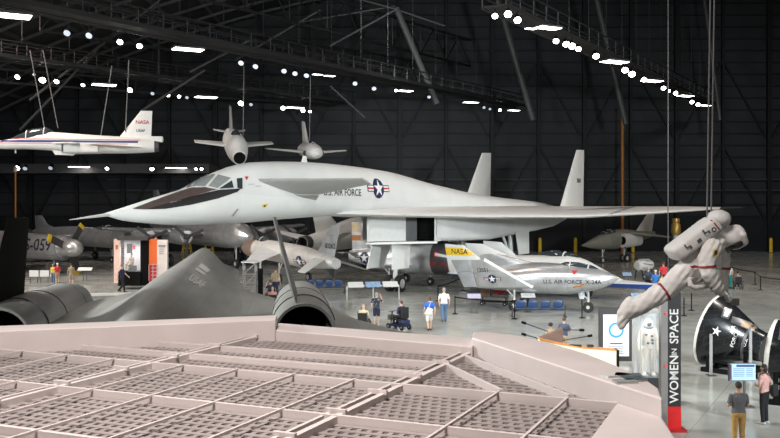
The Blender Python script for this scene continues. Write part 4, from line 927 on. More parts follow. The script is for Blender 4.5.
Y = 35.5; k_ = Y / F; q5 = 1.24; sg = empty('light_sign', ((616-390)*k_, Y, 0)); tag(sg, 'black framed lit sign with a blue ring emblem beside the glass suit case', 'sign')
Z_ = lambda py: H + (HOR - py)*k_
MB().box((0, .1, Z_(308)/2), (33*k_, .2, Z_(308))).build('frame', SIGNB, sg, smooth=False)
LITP = mat('lit_sign_panel', (.80, .78, .84), .5, var=.02, emit=.10, emitc=(.86, .84, .95))
MB().box((.0, -.01, (Z_(314.5) + .2)/2), (25.5*k_, .04, Z_(314.5) - .2)).build('lit_panel', LITP, sg, smooth=False)
CY = mat('ring_blue', (.03, .28, .62), .5, emit=.25); CY2 = mat('ring_pale', (.45, .72, .88), .5, emit=.4)
def ring_poly(m, r0, r1, x, z, y, mm, n_=32):
    m.add([(x + r*math.cos(2*PI*k/n_), y, z + r*math.sin(2*PI*k/n_)) for k in range(n_) for r in (r0, r1)], [(2*k, 2*k+1, (2*k+3) % (2*n_), (2*k+2) % (2*n_)) for k in range(n_)], mm)
m = MB(); ring_poly(m, .18*q5, .245*q5, 0, Z_(330), -.035, CY); m.add([(q[0]*.18*q5, -.035, Z_(330) + q[1]*.18*q5) for q in disc(1)], [tuple(range(28))], CY2)
m.box((-.05, -.04, Z_(330)), (.05, .01, .17), LITW).box((.045, -.04, Z_(329)), (.06, .01, .14), LITW).box((0, -.04, Z_(333.5)), (.16, .01, .03), LITW)
m.build('ring_emblem', CY, sg, smooth=False)
m = MB()
m.box((0, -.035, Z_(343.5)), (.5, .006, .05), DGREY)
for i in range(5): m.box((-.02 + .01*(i % 2), -.035, Z_(346.5 + i*1.7)), (.62 - .06*(i % 2), .006, .03), GREY)
m.build('text_lines', GREY, sg, smooth=False)

Y = 27.6; k_ = Y / F; cs = empty('suit_case', ((652.5-390)*k_, Y + .45, 0)); tag(cs, 'glass display case on a dark plinth holding the white pressure suit', 'display case')
Zb = H + (HOR - 378)*k_; Zt = H + (HOR - 312.5)*k_
GL = mat('case_glass', (.9, .95, .97), .05, var=0, alpha=.10, spec=.6)
MB().box((0, 0, Zb/2), (.78, .90, Zb)).build('plinth', SIGNB, cs, smooth=False)
MB().box((0, .44, (Zb+Zt)/2), (.74, .02, Zt-Zb), mat('case_back', (.50, .52, .54), .4, emit=.10)).build('back_panel', LGREY, cs, smooth=False)
MB().box((0, -.44, (Zb+Zt)/2), (.74, .012, Zt-Zb)).box((-.37, 0, (Zb+Zt)/2), (.012, .88, Zt-Zb)).box((.37, 0, (Zb+Zt)/2), (.012, .88, Zt-Zb)).build('glass', GL, cs, smooth=False)
m = MB()
for sx in (-.37, .37):
    for sy in (-.44, .44): m.box((sx, sy, (Zb+Zt)/2), (.03, .03, Zt-Zb))
m.box((0, 0, Zt), (.80, .94, .05)).build('case_frame', LGREY, cs, smooth=False)
area('case_lamp', ((652.5-390)*k_, Y + .25, Zt - .06), ((652.5-390)*k_, Y + .3, 1), 9, .5, .5, (1, 1, 1))

# ------------------------------------------------------------------ space capsules
CAPM = panelled(mat('capsule_black', (.012, .0125, .014), .24, .2, var=.4, scale=2, coat=.1), .45, .22, .012, 1.9)
CAPS = mat('capsule_shingle', (.16, .16, .165), .32, .6, var=.35, scale=3)
def capsule(name, base, nose, R, r, label, letter):
    base, nose = Vector(base), Vector(nose); ax = (nose - base); L_ = ax.length; ax.normalize()
    o = empty(name, (base.x, base.y, 0)); tag(o, label, 'capsule')
    b0 = base - Vector((base.x, base.y, 0))
    bd = MB().lathe(b0, ax, [(0.02, R*.98), (.10, R), (L_*.72, r*1.12), (L_*.74, r*1.02), (L_*.97, r*.86), (L_, r*.8), (L_, .01)], 48, CAPM).build('capsule_body', CAPM, o)
    MB().lathe(b0, ax, [(-.14, .01), (-.13, R*.35), (-.08, R*.75), (-.0, R*1.0), (.06, R*1.015), (.10, R*1.0)], 48, mat('heat_shield_cream', (.62, .60, .55), .5, var=.1)).build('heat_shield', LGREY, o)
    MB().lathe(b0, ax, [(L_*.715, r*1.13), (L_*.715, r*1.16), (L_*.75, r*1.10), (L_*.75, r*1.0)], 40, CAPS, False).build('collar', CAPS, o)
    v = bvh_of(bd)
    toC = (Vector((-b0.x, 0, 0)) + Vector((-base.x, -base.y, H - base.z))).normalized()
    vd = toC.cross(ax).normalized(); vd = vd if vd.z > 0 else -vd
    up_ = (vd*.55 + toC*.65).normalized()
    mid = b0 + ax*L_*.36
    if letter:
        hug(v, [([(q[0]*.19 - .55, q[1]*.19 + .0) for q in star(1)], LETW)], mid, ax, vd, -toC, .012, .2).build('star_insignia', LETW, o)
        for t_, sx, sz in (('U.S.', .66, .20), ('AIR', .36, .20), ('FORCE', .26, .20)):
            vs, fs = flat_text(t_, sz); vs = [Vector((-q.y + sx - .1, q.x + (.12 if t_ == 'AIR' else -.05), 0)) for q in vs]
            if t_ == 'AIR': vs = [Vector((q.x - .28, q.y + .12, 0)) for q in vs]
            hug(v, [((vs, fs), LETW)], mid, ax, vd, -toC, .012, .2).build('lettering', LETW, o)
    hug(v, [([(-.16, -.2), (.14, -.2), (.16, .2), (-.14, .2)], CAPS), ([(-.09, -.13), (.08, -.13), (.09, .13), (-.08, .13)], LETW)], b0 + ax*L_*.16 + vd*R*.55 , ax, vd, -toC, .014, .2).build('hatch_window', CAPS, o)
    hug(v, [([(-.5, -.10), (.5, -.16), (.5, .16), (-.5, .14)], CAPS), ([(-.1, -.1), (.42, -.12), (.42, .12), (-.1, .1)], mat('tan_hatch', (.38, .27, .18), .35, .3))], b0 + ax*L_*.52 + vd*R*.42, ax, vd, -toC, .014, .2).build('equipment_panel', CAPS, o)
    # cradle
    m = MB(); e = Vector((ax.x, ax.y, 0)).normalized(); s_ = Vector((-e.y, e.x, 0)); b2 = Vector((0, 0, 0))
    for t in (.12, .8):
        for sd in (1, -1):
            p = b2 + e*L_*t + s_*sd*R*.62; m.bar(p, p + Vector((0, 0, 1.05 if t < .5 else .85)), .12)
        m.bar(b2 + e*L_*t - s_*R*.7 + Vector((0, 0, .12)), b2 + e*L_*t + s_*R*.7 + Vector((0, 0, .12)), .16)
    for sd in (1, -1): m.bar(b2 + e*L_*0 + s_*sd*R*.62 + Vector((0, 0, .08)), b2 + e*L_*1.0 + s_*sd*R*.62 + Vector((0, 0, .08)), .16).bar(b2 + e*L_*.0 + s_*sd*R*.62 + Vector((0, 0, .45)), b2 + e*L_*1.0 + s_*sd*R*.62 + Vector((0, 0, .35)), .08)
    m.build('cradle', BLACKM, o, smooth=False)
    return o
cp = P(711.5, 329.5, 34.0); cn_ = P(765, 348, 32.6)
capsule('space_capsule', cp, cn_, 1.36, .62, 'black cone shaped space capsule with white lettering, on a low cradle', True)
cp = P(771, 349, 28.4); cn_ = P(838, 362, 27.4)
capsule('space_capsule', cp, cn_, .95, .46, 'second black capsule, cut by the picture edge, by the woman in pink', False)
for px, y0, y1, Y, L_ in [(711, 334, 363, 32.5, 'pale upright post at the lettered capsule, nearer its wide end'), (750.5, 330, 372, 31.9, 'pale upright post at the lettered capsule, nearer its narrow end')]:
    a, b_ = P(px, y0, Y), P(px, y1, Y); o = empty('display_post', (a.x, a.y, 0)); tag(o, L_, 'post', 'pale posts by the capsules')
    MB().box((0, 0, a.z/2), (.085, .08, a.z)).build('post', GREY, o, smooth=False); MB().box((0, 0, .02), (.3, .3, .04)).build('base_plate', DGREY, o, smooth=False)

# information screen
Y = 27.4; k_ = Y/F; sc = empty('information_screen', ((742-390)*k_, Y, 0)); tag(sc, 'tilted information screen glowing pale blue on a thin stand before the capsules', 'screen')
zc_ = H + (HOR - 372)*k_
MB().box((0, .03, zc_), (27*k_, .05, 18*k_)).build('screen_case', SIGNB, sc, smooth=False)
MB().box((.02, -.002, zc_), (25.5*k_, .02, 16.5*k_), mat('screen_glow', (.42, .62, .80), .4, var=.1, emit=.25, emitc=(.45, .66, .85))).build('screen_face', SIGNB, sc, smooth=False)
m = MB().box((-.355, -.014, zc_), (.07, .006, .48), mat('plum', (.10, .04, .12), .5))
m.box((.1, -.014, zc_ + .19), (.55, .006, .07), mat('screen_navy', (.05, .09, .2), .5))
for i in range(5): m.box((-.10 + .0*i, -.014, zc_ + .10 - i*.055), (.34, .006, .018), mat('screen_text', (.16, .28, .42), .5)).box((.22, -.014, zc_ + .10 - i*.055), (.2, .006, .018), MATS['screen_text'])
m.build('screen_picture', SIGNB, sc, smooth=False)
MB().box((.1, .08, zc_/2), (.06, .06, zc_)).build('stand', STEEL, sc, smooth=False); MB().box((.1, .08, .02), (.5, .4, .04)).build('base_plate', STEEL, sc, smooth=False)

# ------------------------------------------------------------------ benches, ropes, panels
SEAT = mat('seat_blue', (.014, .042, .125), .4, var=.1)
def bench(px0, px1, py, label):
    a, b_ = G(px0, py), G(px1, py); o = empty('seat_bench', (a + b_)/2, math.atan2(b_.y - a.y, b_.x - a.x)); tag(o, label, 'bench', 'blue seat benches')
    W_ = (b_ - a).length; s_ = W_/4
    for i in range(4):
        x = -W_/2 + s_*(i + .5)
        bk = MB().body([(-s_*.40, .03, .0, .10, .10), (-s_*.3, .045, .0, .19, .19), (0, .05, 0, .22, .22), (s_*.3, .045, .0, .19, .19), (s_*.40, .03, .0, .10, .10)], 16, 14, 2.6)
        for v in bk.v: v.x += x; v.z += .72; v.y += -.12 - (v.z - .72)*.15
        bk.build('seat_back', SEAT, o)
        st_ = MB().box((x, .14, .45), (s_*.82, .46, .06)).build('seat', SEAT, o, bevel=.02)
    MB().bar((-W_/2 - .1, .08, .40), (W_/2 + .1, .08, .40), .07).build('seat_rail', BLACK, o, smooth=False)
    for sx in (-W_/2 - .08, W_/2 + .08):
        MB().bar((sx, .08, 0), (sx, .08, .62), .06).bar((sx, -.22, .03), (sx, .42, .03), .07).build('leg', BLACK, o, smooth=False)
bench(306, 343, 293, 'bench of four blue seats right behind the dark engine nacelle')
bench(514, 564, 317, 'bench of four blue seats beside the silver lifting body')

def stanchion(px, py, label, group='black belt barrier posts', h=1.0):
    c = G(px, py); o = empty('barrier_post', c); tag(o, label, 'barrier post', group)
    MB().tube([(0, 0, .03), (0, 0, h), (0, 0, h + .02)], [.032, .032, .02], 10).build('post', BLACKM, o)
    MB().lathe((0, 0, 0), (0, 0, 1), [(0, .18), (.02, .18), (.05, .06), (.05, .01)], 16, BLACKM).build('base_plate', BLACKM, o)
    return c
def belt(a, b_, label, sag=.06, h=.95):
    pts = [a.lerp(b_, t/6) + Vector((0, 0, h - sag*math.sin(PI*t/6))) for t in range(7)]
    m = MB()
    for p, q in zip(pts, pts[1:]): m.bar(p, q, .015, .06)
    tag(m.build('barrier_belt', BLACKM, smooth=False), label, 'belt', 'black barrier belts')
A_ = stanchion(404.6, 289.5, 'black barrier post beside the white nose wheels of the bomber')
B_ = stanchion(438, 301, 'black barrier post just behind the man in the white shirt')
C_ = stanchion(463, 290.5, 'black barrier post under the yellow banded tail')
D_ = stanchion(455, 314, 'black barrier post to the right of the man in the white shirt')
E_ = stanchion(514.5, 319, 'black barrier post at the end of the bench under the silver lifting body')
F_ = stanchion(582, 318, 'black barrier post by the nose wheel of the silver lifting body')
Gp = stanchion(684, 316, 'shorter looking barrier post close to the banner pillar top')
H_ = stanchion(691.5, 310.5, 'barrier post behind the astronaut, between banner pillar and lettered capsule')
I_ = stanchion(755, 284.6, 'farther of two barrier posts to the right of the astronaut')
J_ = stanchion(760.5, 290, 'nearer of two barrier posts to the right of the astronaut')
K_ = stanchion(797, 294, 'barrier post at the picture edge')
M_ = stanchion(727, 277, 'barrier post hidden by the people behind the astronaut helmet')
belt(D_, E_, 'black belt running in front of the silver lifting body fins'); belt(B_, C_, 'black belt below the yellow banded tail'); belt(M_, I_, 'black belt behind the woman in teal trousers'); belt(I_, J_, 'short black belt between the two posts right of the astronaut', .02); belt(J_, K_, 'black belt running out at the picture edge')
def panel(px, py, label, w_=.7, m_=None, h=.95, face=0.0):
    c = G(px, py); o = empty('reading_board', c, face); tag(o, label, 'information panel', 'slanted information panels')
    MB().bar((-.12, 0, 0), (-.12, 0, h - .05), .04).bar((.12, 0, 0), (.12, 0, h - .05), .04).build('posts', STEEL, o, smooth=False)
    MB().box((0, 0, .015), (.5, .35, .03)).build('base_plate', STEEL, o, smooth=False)
    R3 = Matrix.Rotation(.6, 3, 'X')
    MB().box((0, 0, h), (w_, .44, .03), M=R3).build('panel_board', STEEL, o, smooth=False)
    MB().box(Vector((0, 0, h)) + R3 @ Vector((0, 0, .02)), (w_*.94, .40, .01), M=R3).build('panel_print', m_ or WHITE2, o, smooth=False)
LIL = mat('print_lilac', (.50, .47, .62), .5, var=.12, scale=9); PBL = mat('print_blue', (.25, .38, .55), .5, var=.3, scale=9)
panel(474, 313, 'lilac slanted information panel in front of the roundel of the silver lifting body', .8, LIL)
panel(627, 287, 'blue slanted information panel near the engine on display', .7, PBL)
panel(528, 312, 'white slanted information panel beside the blue bench under the silver lifting body', .85, mat('print_white', (.66, .66, .66), .5, var=.15, scale=9))
panel(637, 312, 'blue slanted information panel just above the bent leg of the astronaut', .7, PBL)
panel(85, 281, 'white slanted information panel beside the man in the camouflage shirt', 1.2)
# long reading rail before the polished jet
a, b_ = G(347, 300), G(399, 299); o = empty('reading_rail', (a + b_)/2, math.atan2(b_.y - a.y, b_.x - a.x)); tag(o, 'long pale reading rail with slanted picture boards under the polished jet', 'reading rail'); W_ = (b_ - a).length
R3 = Matrix.Rotation(.5, 3, 'X')
MB().bar((-W_/2, 0, .9), (W_/2, 0, .9), .06).build('rail', LGREY, o, smooth=False)
for i in range(3): MB().bar((-W_/2 + W_*i/2, 0, 0), (-W_/2 + W_*i/2, 0, .9), .05).build('post', LGREY, o, smooth=False)
for i in range(3): MB().box((-W_/3 + W_*i/3, 0, .98), (W_*.29, .6, .04), [WHITE2, PBL, WHITE2][i], M=R3).build('picture_board', WHITE2, o, smooth=False)

# ------------------------------------------------------------------ uniform kiosk
Y = 66.0; k_ = Y/F; KK = k_; kb = lambda px: (px - 140)*KK; kz = lambda py: H + (HOR - py)*KK
ko = empty('display_kiosk', ((140-390)*k_, Y, 0)); tag(ko, 'tall kiosk with orange and white panels and a lit uniform case', 'display kiosk')
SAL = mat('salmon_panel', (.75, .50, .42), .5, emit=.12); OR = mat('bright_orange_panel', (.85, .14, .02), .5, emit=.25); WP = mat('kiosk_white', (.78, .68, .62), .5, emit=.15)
def kbox(x0, x1, y0, y1, dy, d, name, m_): return MB().box(((kb(x0)+kb(x1))/2, dy, (kz(y0)+kz(y1))/2), (kb(x1)-kb(x0), d, kz(y0)-kz(y1))).build(name, m_, ko, smooth=False)
kbox(114, 120, 239, 283, .1, .3, 'side_panel', SAL)
kbox(121, 143, 271, 285, 0, 1.4, 'plinth', BLACKM); kbox(120, 150, 237, 240, .2, 1.8, 'roof_slab', DGREY); kbox(121, 143, 240, 271, .85, .1, 'case_back', mat('case_lit_back', (.50, .46, .48), .5, emit=.18))
kbox(142, 149, 240, 285, .3, 1.5, 'black_column', BLACKM)
kbox(149, 157, 239, 285, .2, .4, 'orange_panel', OR); kbox(157, 167, 240, 284, .2, .36, 'white_panel', WP); kbox(149.5, 157.5, 265, 281, -.15, .3, 'red_rack', RED)
m = MB()
for i in range(4): m.box((kb(162 - .2*i), -.0, kz(248 + i*1.9)), (.34, .01, .05), GREY)
m.box((kb(162), .0, kz(246)), (.5, .01, .14), GREY).box((kb(117), -.06, kz(247)), (.18, .01, .3), ORANGE).build('panel_print', GREY, ko, smooth=False)
m = MB()
for i in range(5): m.box((kb(158.5), -.3, kz(264 + i*3.6)), (.9, .02, .03), LETW).box((kb(150 + i*4), -.3, kz(272)), (.03, .02, 1.2), LETW)
m.build('white_lattice', LETW, ko, smooth=False)
MB().box((kb(132), -.62, (kz(240)+kz(271))/2), (kb(143)-kb(121), .012, kz(240)-kz(271))).build('glass', GL, ko, smooth=False)
MB().box((kb(126.5), .79, kz(249)), (.4, .02, .7), BLACK).box((kb(131), .79, kz(248)), (.2, .02, .3), RED).build('wall_exhibits', BLACK, ko, smooth=False)
area('case_lamp', (ko.location.x + kb(132), Y + .1, kz(241)), (ko.location.x + kb(132), Y + .2, 0), 40, 1.0, .6, (1, .95, .95))

# lattice tower with black column
c = G(250, 309); o = empty('lattice_tower', c); tag(o, 'grey lattice stand tower left of the seated visitors', 'tower')
m = MB(); hh = 2.75
for sx in (-.35, .35):
    for sy in (-.35, .35): m.bar((sx, sy, 0), (sx, sy, hh), .05)
for i in range(4):
    z0, z1 = hh*i/4, hh*(i+1)/4
    for sy in (-.35, .35): m.bar((-.35, sy, z0), (.35, sy, z1), .03).bar((-.35, sy, z1), (.35, sy, z1), .035)
    for sx in (-.35, .35): m.bar((sx, -.35, z0), (sx, .35, z1), .03).bar((sx, -.35, z1), (sx, .35, z1), .035)
m.build('lattice_frame', GREY, o, smooth=False)
MB().box((.62, 0, 1.2), (.26, .3, 2.4)).build('black_column', BLACKM, o, smooth=False); MB().box((0, 0, hh + .04), (.9, .9, .08)).build('top_plate', LGREY, o, smooth=False)

# small satellite exhibit at the roof edge
Y = 34.6; k_ = Y/F
o = empty('satellite_model', ((552-390)*k_, Y, 0)); tag(o, 'brown wedge satellite model with thin black tipped antenna rods above the roof edge', 'model'); ox = o.location.x
q_ = lambda px, py, dy=0.0: Vector(((px - 390)*k_ - ox, dy, H + (HOR - py)*k_))
MB().prism([q_(540, 337.5, -.2), q_(552, 333.5, -.2), q_(562, 328, -.2), q_(562, 344, -.2), q_(545, 342, -.2)], (0, .5, 0)).build('brown_body', mat('cork_brown', (.17, .105, .085), .7, var=.2), o, smooth=False)
MB().tube([q_(552, 342), (q_(552, 342).x, 0, 0)], .05, 8).build('stand', DGREY, o); MB().lathe((q_(552, 342).x, 0, 0), (0, 0, 1), [(0, .35), (.03, .35), (.05, .08)], 16, DGREY).build('base_plate', DGREY, o)
for a, b2 in [((548, 331.5), (522, 321.5)), ((541, 339.5), (522, 333)), ((561, 330), (581, 329)), ((561, 341), (589, 334.5))]:
    rd = MB().tube([q_(*a, .05), q_(*b2, -.3)], .018, 8).build('antenna_rod', BLACK, o)
    p, d = q_(*b2, -.3), (q_(*b2, -.3) - q_(*a, .05)).normalized(); MB().tube([p - d*.12, p + d*.06], .05, 10).build('rod_tip', BLACKM if b2[1] > 325 else BLACKM, rd)
o = empty('exhibit_counter', ((585-390)*32.5/F, 32.5, 0)); tag(o, 'low curved counter with orange edge and bright end panel behind the roof edge', 'counter'); k2 = 32.5/F
pts = [((540, 339.5), -.0), ((560, 344), .0), ((585, 348.5), .1), ((618, 351), .15)]
w3 = [Vector(((p[0]-585)*k2, dy, H + (HOR - p[1])*k2)) for p, dy in pts]
m = MB()
for a, b2 in zip(w3, w3[1:]): m.prism([a, b2, b2 - Vector((0, 0, .035)), a - Vector((0, 0, .035))], (0, .5, 0))
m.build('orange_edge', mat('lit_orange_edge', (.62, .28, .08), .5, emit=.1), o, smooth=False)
m = MB()
for a, b2 in zip(w3, w3[1:]): m.prism([a - Vector((0, 0, .035)), b2 - Vector((0, 0, .035)), Vector((b2.x, b2.y, 0)), Vector((a.x, a.y, 0))], (0, .45, 0))
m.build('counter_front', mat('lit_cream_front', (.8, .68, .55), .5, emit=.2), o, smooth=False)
MB().box((w3[-1].x + .03, w3[-1].y + .2, w3[-1].z/2), (.08, .5, w3[-1].z)).build('end_panel', BLACKM, o, smooth=False)
m = MB()
for px in (574, 580, 592): m.box(((px-585)*k2, .3, H + (HOR - 347)*k2), (.22, .12, .08), BLACK)
m.build('small_exhibits', BLACK, o, smooth=False)

# engine on a stand and rocket engine with gold bell, far right
c = G(644, 279); o = empty('turbine_engine', c, .6); tag(o, 'small grey aircraft engine on a low stand beyond the visitors in red and blue', 'engine')
MB().lathe((-.9, 0, 1.15), (1, 0, 0), [(0, .3), (.1, .42), (.7, .5), (.9, .42), (1.5, .45), (1.8, .3), (1.9, .02)], 20, LGREY).build('engine_casing', LGREY, o)
m = MB()
for i in range(9): a = 2*PI*i/9; m.tube([(-.6, .5*math.cos(a), 1.15 + .5*math.sin(a)), (.6, .47*math.cos(a + .3), 1.15 + .47*math.sin(a + .3))], .05, 6)
m.build('engine_pipes', SILVER, o); m = MB()
for sx in (-.6, .6):
    for sy in (-.45, .45): m.bar((sx, sy, 0), (sx, sy*.6, .8), .07)
m.bar((-.6, 0, .75), (.6, 0, .75), .08).build('engine_stand', BLACK, o, smooth=False)
c = G(676, 268); o = empty('rocket_engine', c); tag(o, 'tall gold and grey rocket engine on a dark stand behind the astronaut backpack', 'engine')
GOLD = mat('gold_bell', (.45, .30, .08), .35, .6, var=.2)
MB().lathe((0, 0, 3.2), (0, 0, 1), [(0, .35), (.3, .48), (1.0, .42), (1.25, .30), (1.3, .36), (1.6, .36), (1.62, .02)], 20, GOLD).build('gold_casing', GOLD, o)
MB().lathe((0, 0, 1.0), (0, 0, 1), [(0, .75), (.5, .66), (1.3, .45), (2.0, .25), (2.2, .3)], 20, LGREY).build('engine_bell', LGREY, o)
m = MB()
for sx in (-.8, .8):
    for sy in (-.6, .6): m.bar((sx, sy, 0), (sx*.5, sy*.5, 3.1), .12)
m.bar((-.8, -.6, .1), (.8, -.6, .1), .12).bar((-.8, .6, .1), (.8, .6, .1), .12).bar((-.8, -.6, 1.0), (.8, -.6, 1.0), .1).bar((-.6, -.5, 2.2), (1.6, -.5, 1.2), .18).build('engine_stand', BLACK, o, smooth=False)
# low white barrier boards on the far left
for i, px in enumerate((34, 44.5, 55)):
    c = G(px, 283); o = empty('barrier_board', c); tag(o, ['low white barrier board close to the black tail fin', 'low white barrier board in the middle of its row of three', 'low white barrier board behind the man in the red shirt'][i], 'barrier', 'low white barrier boards')
    MB().box((0, 0, .75), (.72, .06, .5)).build('board', WHITE2, o, smooth=False); MB().bar((-.28, 0, 0), (-.28, 0, .6), .05).build('foot', DGREY, o, smooth=False); MB().bar((.28, 0, 0), (.28, 0, .6), .05).build('foot', DGREY, o, smooth=False)

# low white plinth and a cart with red and brown gear
a, b_ = G(87, 298.5), G(134, 297.5); o = empty('low_plinth', (a + b_)/2, math.atan2(b_.y - a.y, b_.x - a.x)); tag(o, 'low white plinth on the floor in front of the uniform kiosk', 'plinth')
W_ = (b_ - a).length
MB().box((0, .5, .20), (W_, 1.6, .06)).build('plinth_top', WHITE2, o, smooth=False); MB().box((0, .5, .085), (W_ - .1, 1.5, .17)).build('plinth_base', GREY, o, smooth=False)
c = G(494, 305.5); o = empty('equipment_cart', c, -.3); tag(o, 'low cart of red and brown equipment below the star insignia fin', 'cart')
MB().box((0, 0, .55), (1.7, .7, .06)).build('cart_deck', DGREY, o, smooth=False)
MB().box((-.5, 0, .78), (.6, .5, .4)).build('brown_case', mat('brown_case', (.16, .09, .05), .6), o, bevel=.02); m = MB().tube([(.05, -.2, .85), (.45, .1, .95), (.75, -.15, .8)], .10, 10).ball((.35, 0, .85), .2, 12); m.build('red_machine', RED, o)
m = MB()
for sx in (-.75, .75):
    for sy in (-.28, .28): m.bar((sx, sy, .2), (sx, sy, .55), .05)
m.bar((-.8, -.28, .25), (.8, -.28, .25), .05).bar((-.8, .28, .25), (.8, .28, .25), .05).build('cart_frame', BLACKM, o, smooth=False)
for sx in (-.7, .7):
    for sy in (-.3, .3): wheel(o, (sx, sy, .13), .13, .06)
# ------------------------------------------------------------------ people
def fuse(mb, name, m, parent, voxel, it=3, fac=.5):
    """union of overlapping pieces turned into one continuous skin"""
    o = mb.build(name, m, None)
    r = o.modifiers.new('r', 'REMESH'); r.mode = 'VOXEL'; r.voxel_size = voxel
    s_ = o.modifiers.new('s', 'SMOOTH'); s_.factor = fac; s_.iterations = it
    dg = bpy.context.evaluated_depsgraph_get()
    me = bpy.data.meshes.new_from_object(o.evaluated_get(dg)); bpy.data.objects.remove(o)
    me.materials.clear(); me.materials.append(m)
    me.polygons.foreach_set('use_smooth', [True]*len(me.polygons)); me.update()
    n_ = bpy.data.objects.new(name, me); col.objects.link(n_)
    if parent: n_.parent = parent
    return n_
def limb(m, pts, rs, n=12):
    pts = [Vector(p) for p in pts]
    for i in range(len(pts) - 1):
        m.tube([pts[i], pts[i].lerp(pts[i+1], .5), pts[i+1]], [rs[i], (rs[i]*.53 + rs[i+1]*.47)*1.03, rs[i+1]], n)
    for p, r in zip(pts, rs): m.ball(p, r, n)
def ell_loft(m, secs, n=20):
    """sections (x, y, z, rx, ry) stacked into a torso"""
    m.loft([[Vector((x + rx*math.cos(2*PI*k/n), y + ry*math.sin(2*PI*k/n), z)) for k in range(n)] for x, y, z, rx, ry in secs])
def hand(m, w_, d, palm, k=1.0, curl=.5, side=1):
    """palm with four bent fingers and a thumb; d: along the hand, palm: palm normal"""
    d = Vector(d).normalized(); pn = Vector(palm); pn = (pn - d*pn.dot(d)).normalized(); s_ = d.cross(pn)*side
    w_ = Vector(w_)
    for t in (-.028, -.009, .009, .028): limb(m, [w_ - d*.01*k + s_*t*.5*k, w_ + d*.085*k + s_*t*k], [.017*k, .014*k], 8)
    for t, L_ in ((-.031, .060), (-.010, .074), (.011, .080), (.031, .072)):
        a = w_ + d*.085*k + s_*t*k; b_ = a + (d*math.cos(curl*.6) + pn*math.sin(curl*.6))*L_*.5*k
        c = b_ + (d*math.cos(curl*1.6) + pn*math.sin(curl*1.6))*L_*.3*k; e = c + (d*math.cos(curl*2.4) + pn*math.sin(curl*2.4))*L_*.25*k
        limb(m, [a, b_, c, e], [.0105*k, .0095*k, .0085*k, .0075*k], 8)
    a = w_ + d*.025*k + s_*.028*k
    limb(m, [a, a + (d*.55 + s_*.75 + pn*.3).normalized()*.045*k, a + (d*.85 + s_*.55 + pn*.55).normalized()*.085*k], [.014*k, .012*k, .009*k], 8)
SKIN = [mat('skin_light', (.56, .36, .27), .5, var=.05), mat('skin_tan', (.40, .24, .16), .5, var=.05), mat('skin_brown', (.22, .12, .08), .5, var=.05)]
def cloth(name, c): return mat('cloth_' + name, c, .85, var=.12, scale=14, bump=.15, bscale=30)
POSES = {  # hips height, knees, ankles (right, left) as (x, y, z); arms: elbow, wrist
 'stand': dict(hz=.92, kn=[(.10, .02, .50), (-.10, .02, .50)], an=[(.11, -.01, .085), (-.11, -.01, .085)]),
 'walk':  dict(hz=.90, kn=[(.09, .16, .50), (-.09, .02, .48)], an=[(.09, .22, .09), (-.09, -.26, .14)]),
 'sit':   dict(hz=.50, kn=[(.12, .44, .50), (-.12, .44, .50)], an=[(.12, .46, .085), (-.12, .46, .085)])}
ARMS = {'down': ((.25, -.03, -.28), (.26, .06, -.53)), 'phone': ((.25, .06, -.27), (.12, .30, -.10)), 'front': ((.235, .02, -.28), (.08, .22, -.30)), 'lap': ((.23, .06, -.27), (.12, .30, -.36)),
        'hip': ((.36, -.06, -.24), (.20, .03, -.42)), 'raise': ((.28, .10, -.16), (.14, .26, .14)), 'swing': ((.24, .10, -.26), (.22, .30, -.42)), 'back': ((.25, -.14, -.25), (.24, -.16, -.50)), 'cross': ((.28, .06, -.26), (-.08, .20, -.24))}
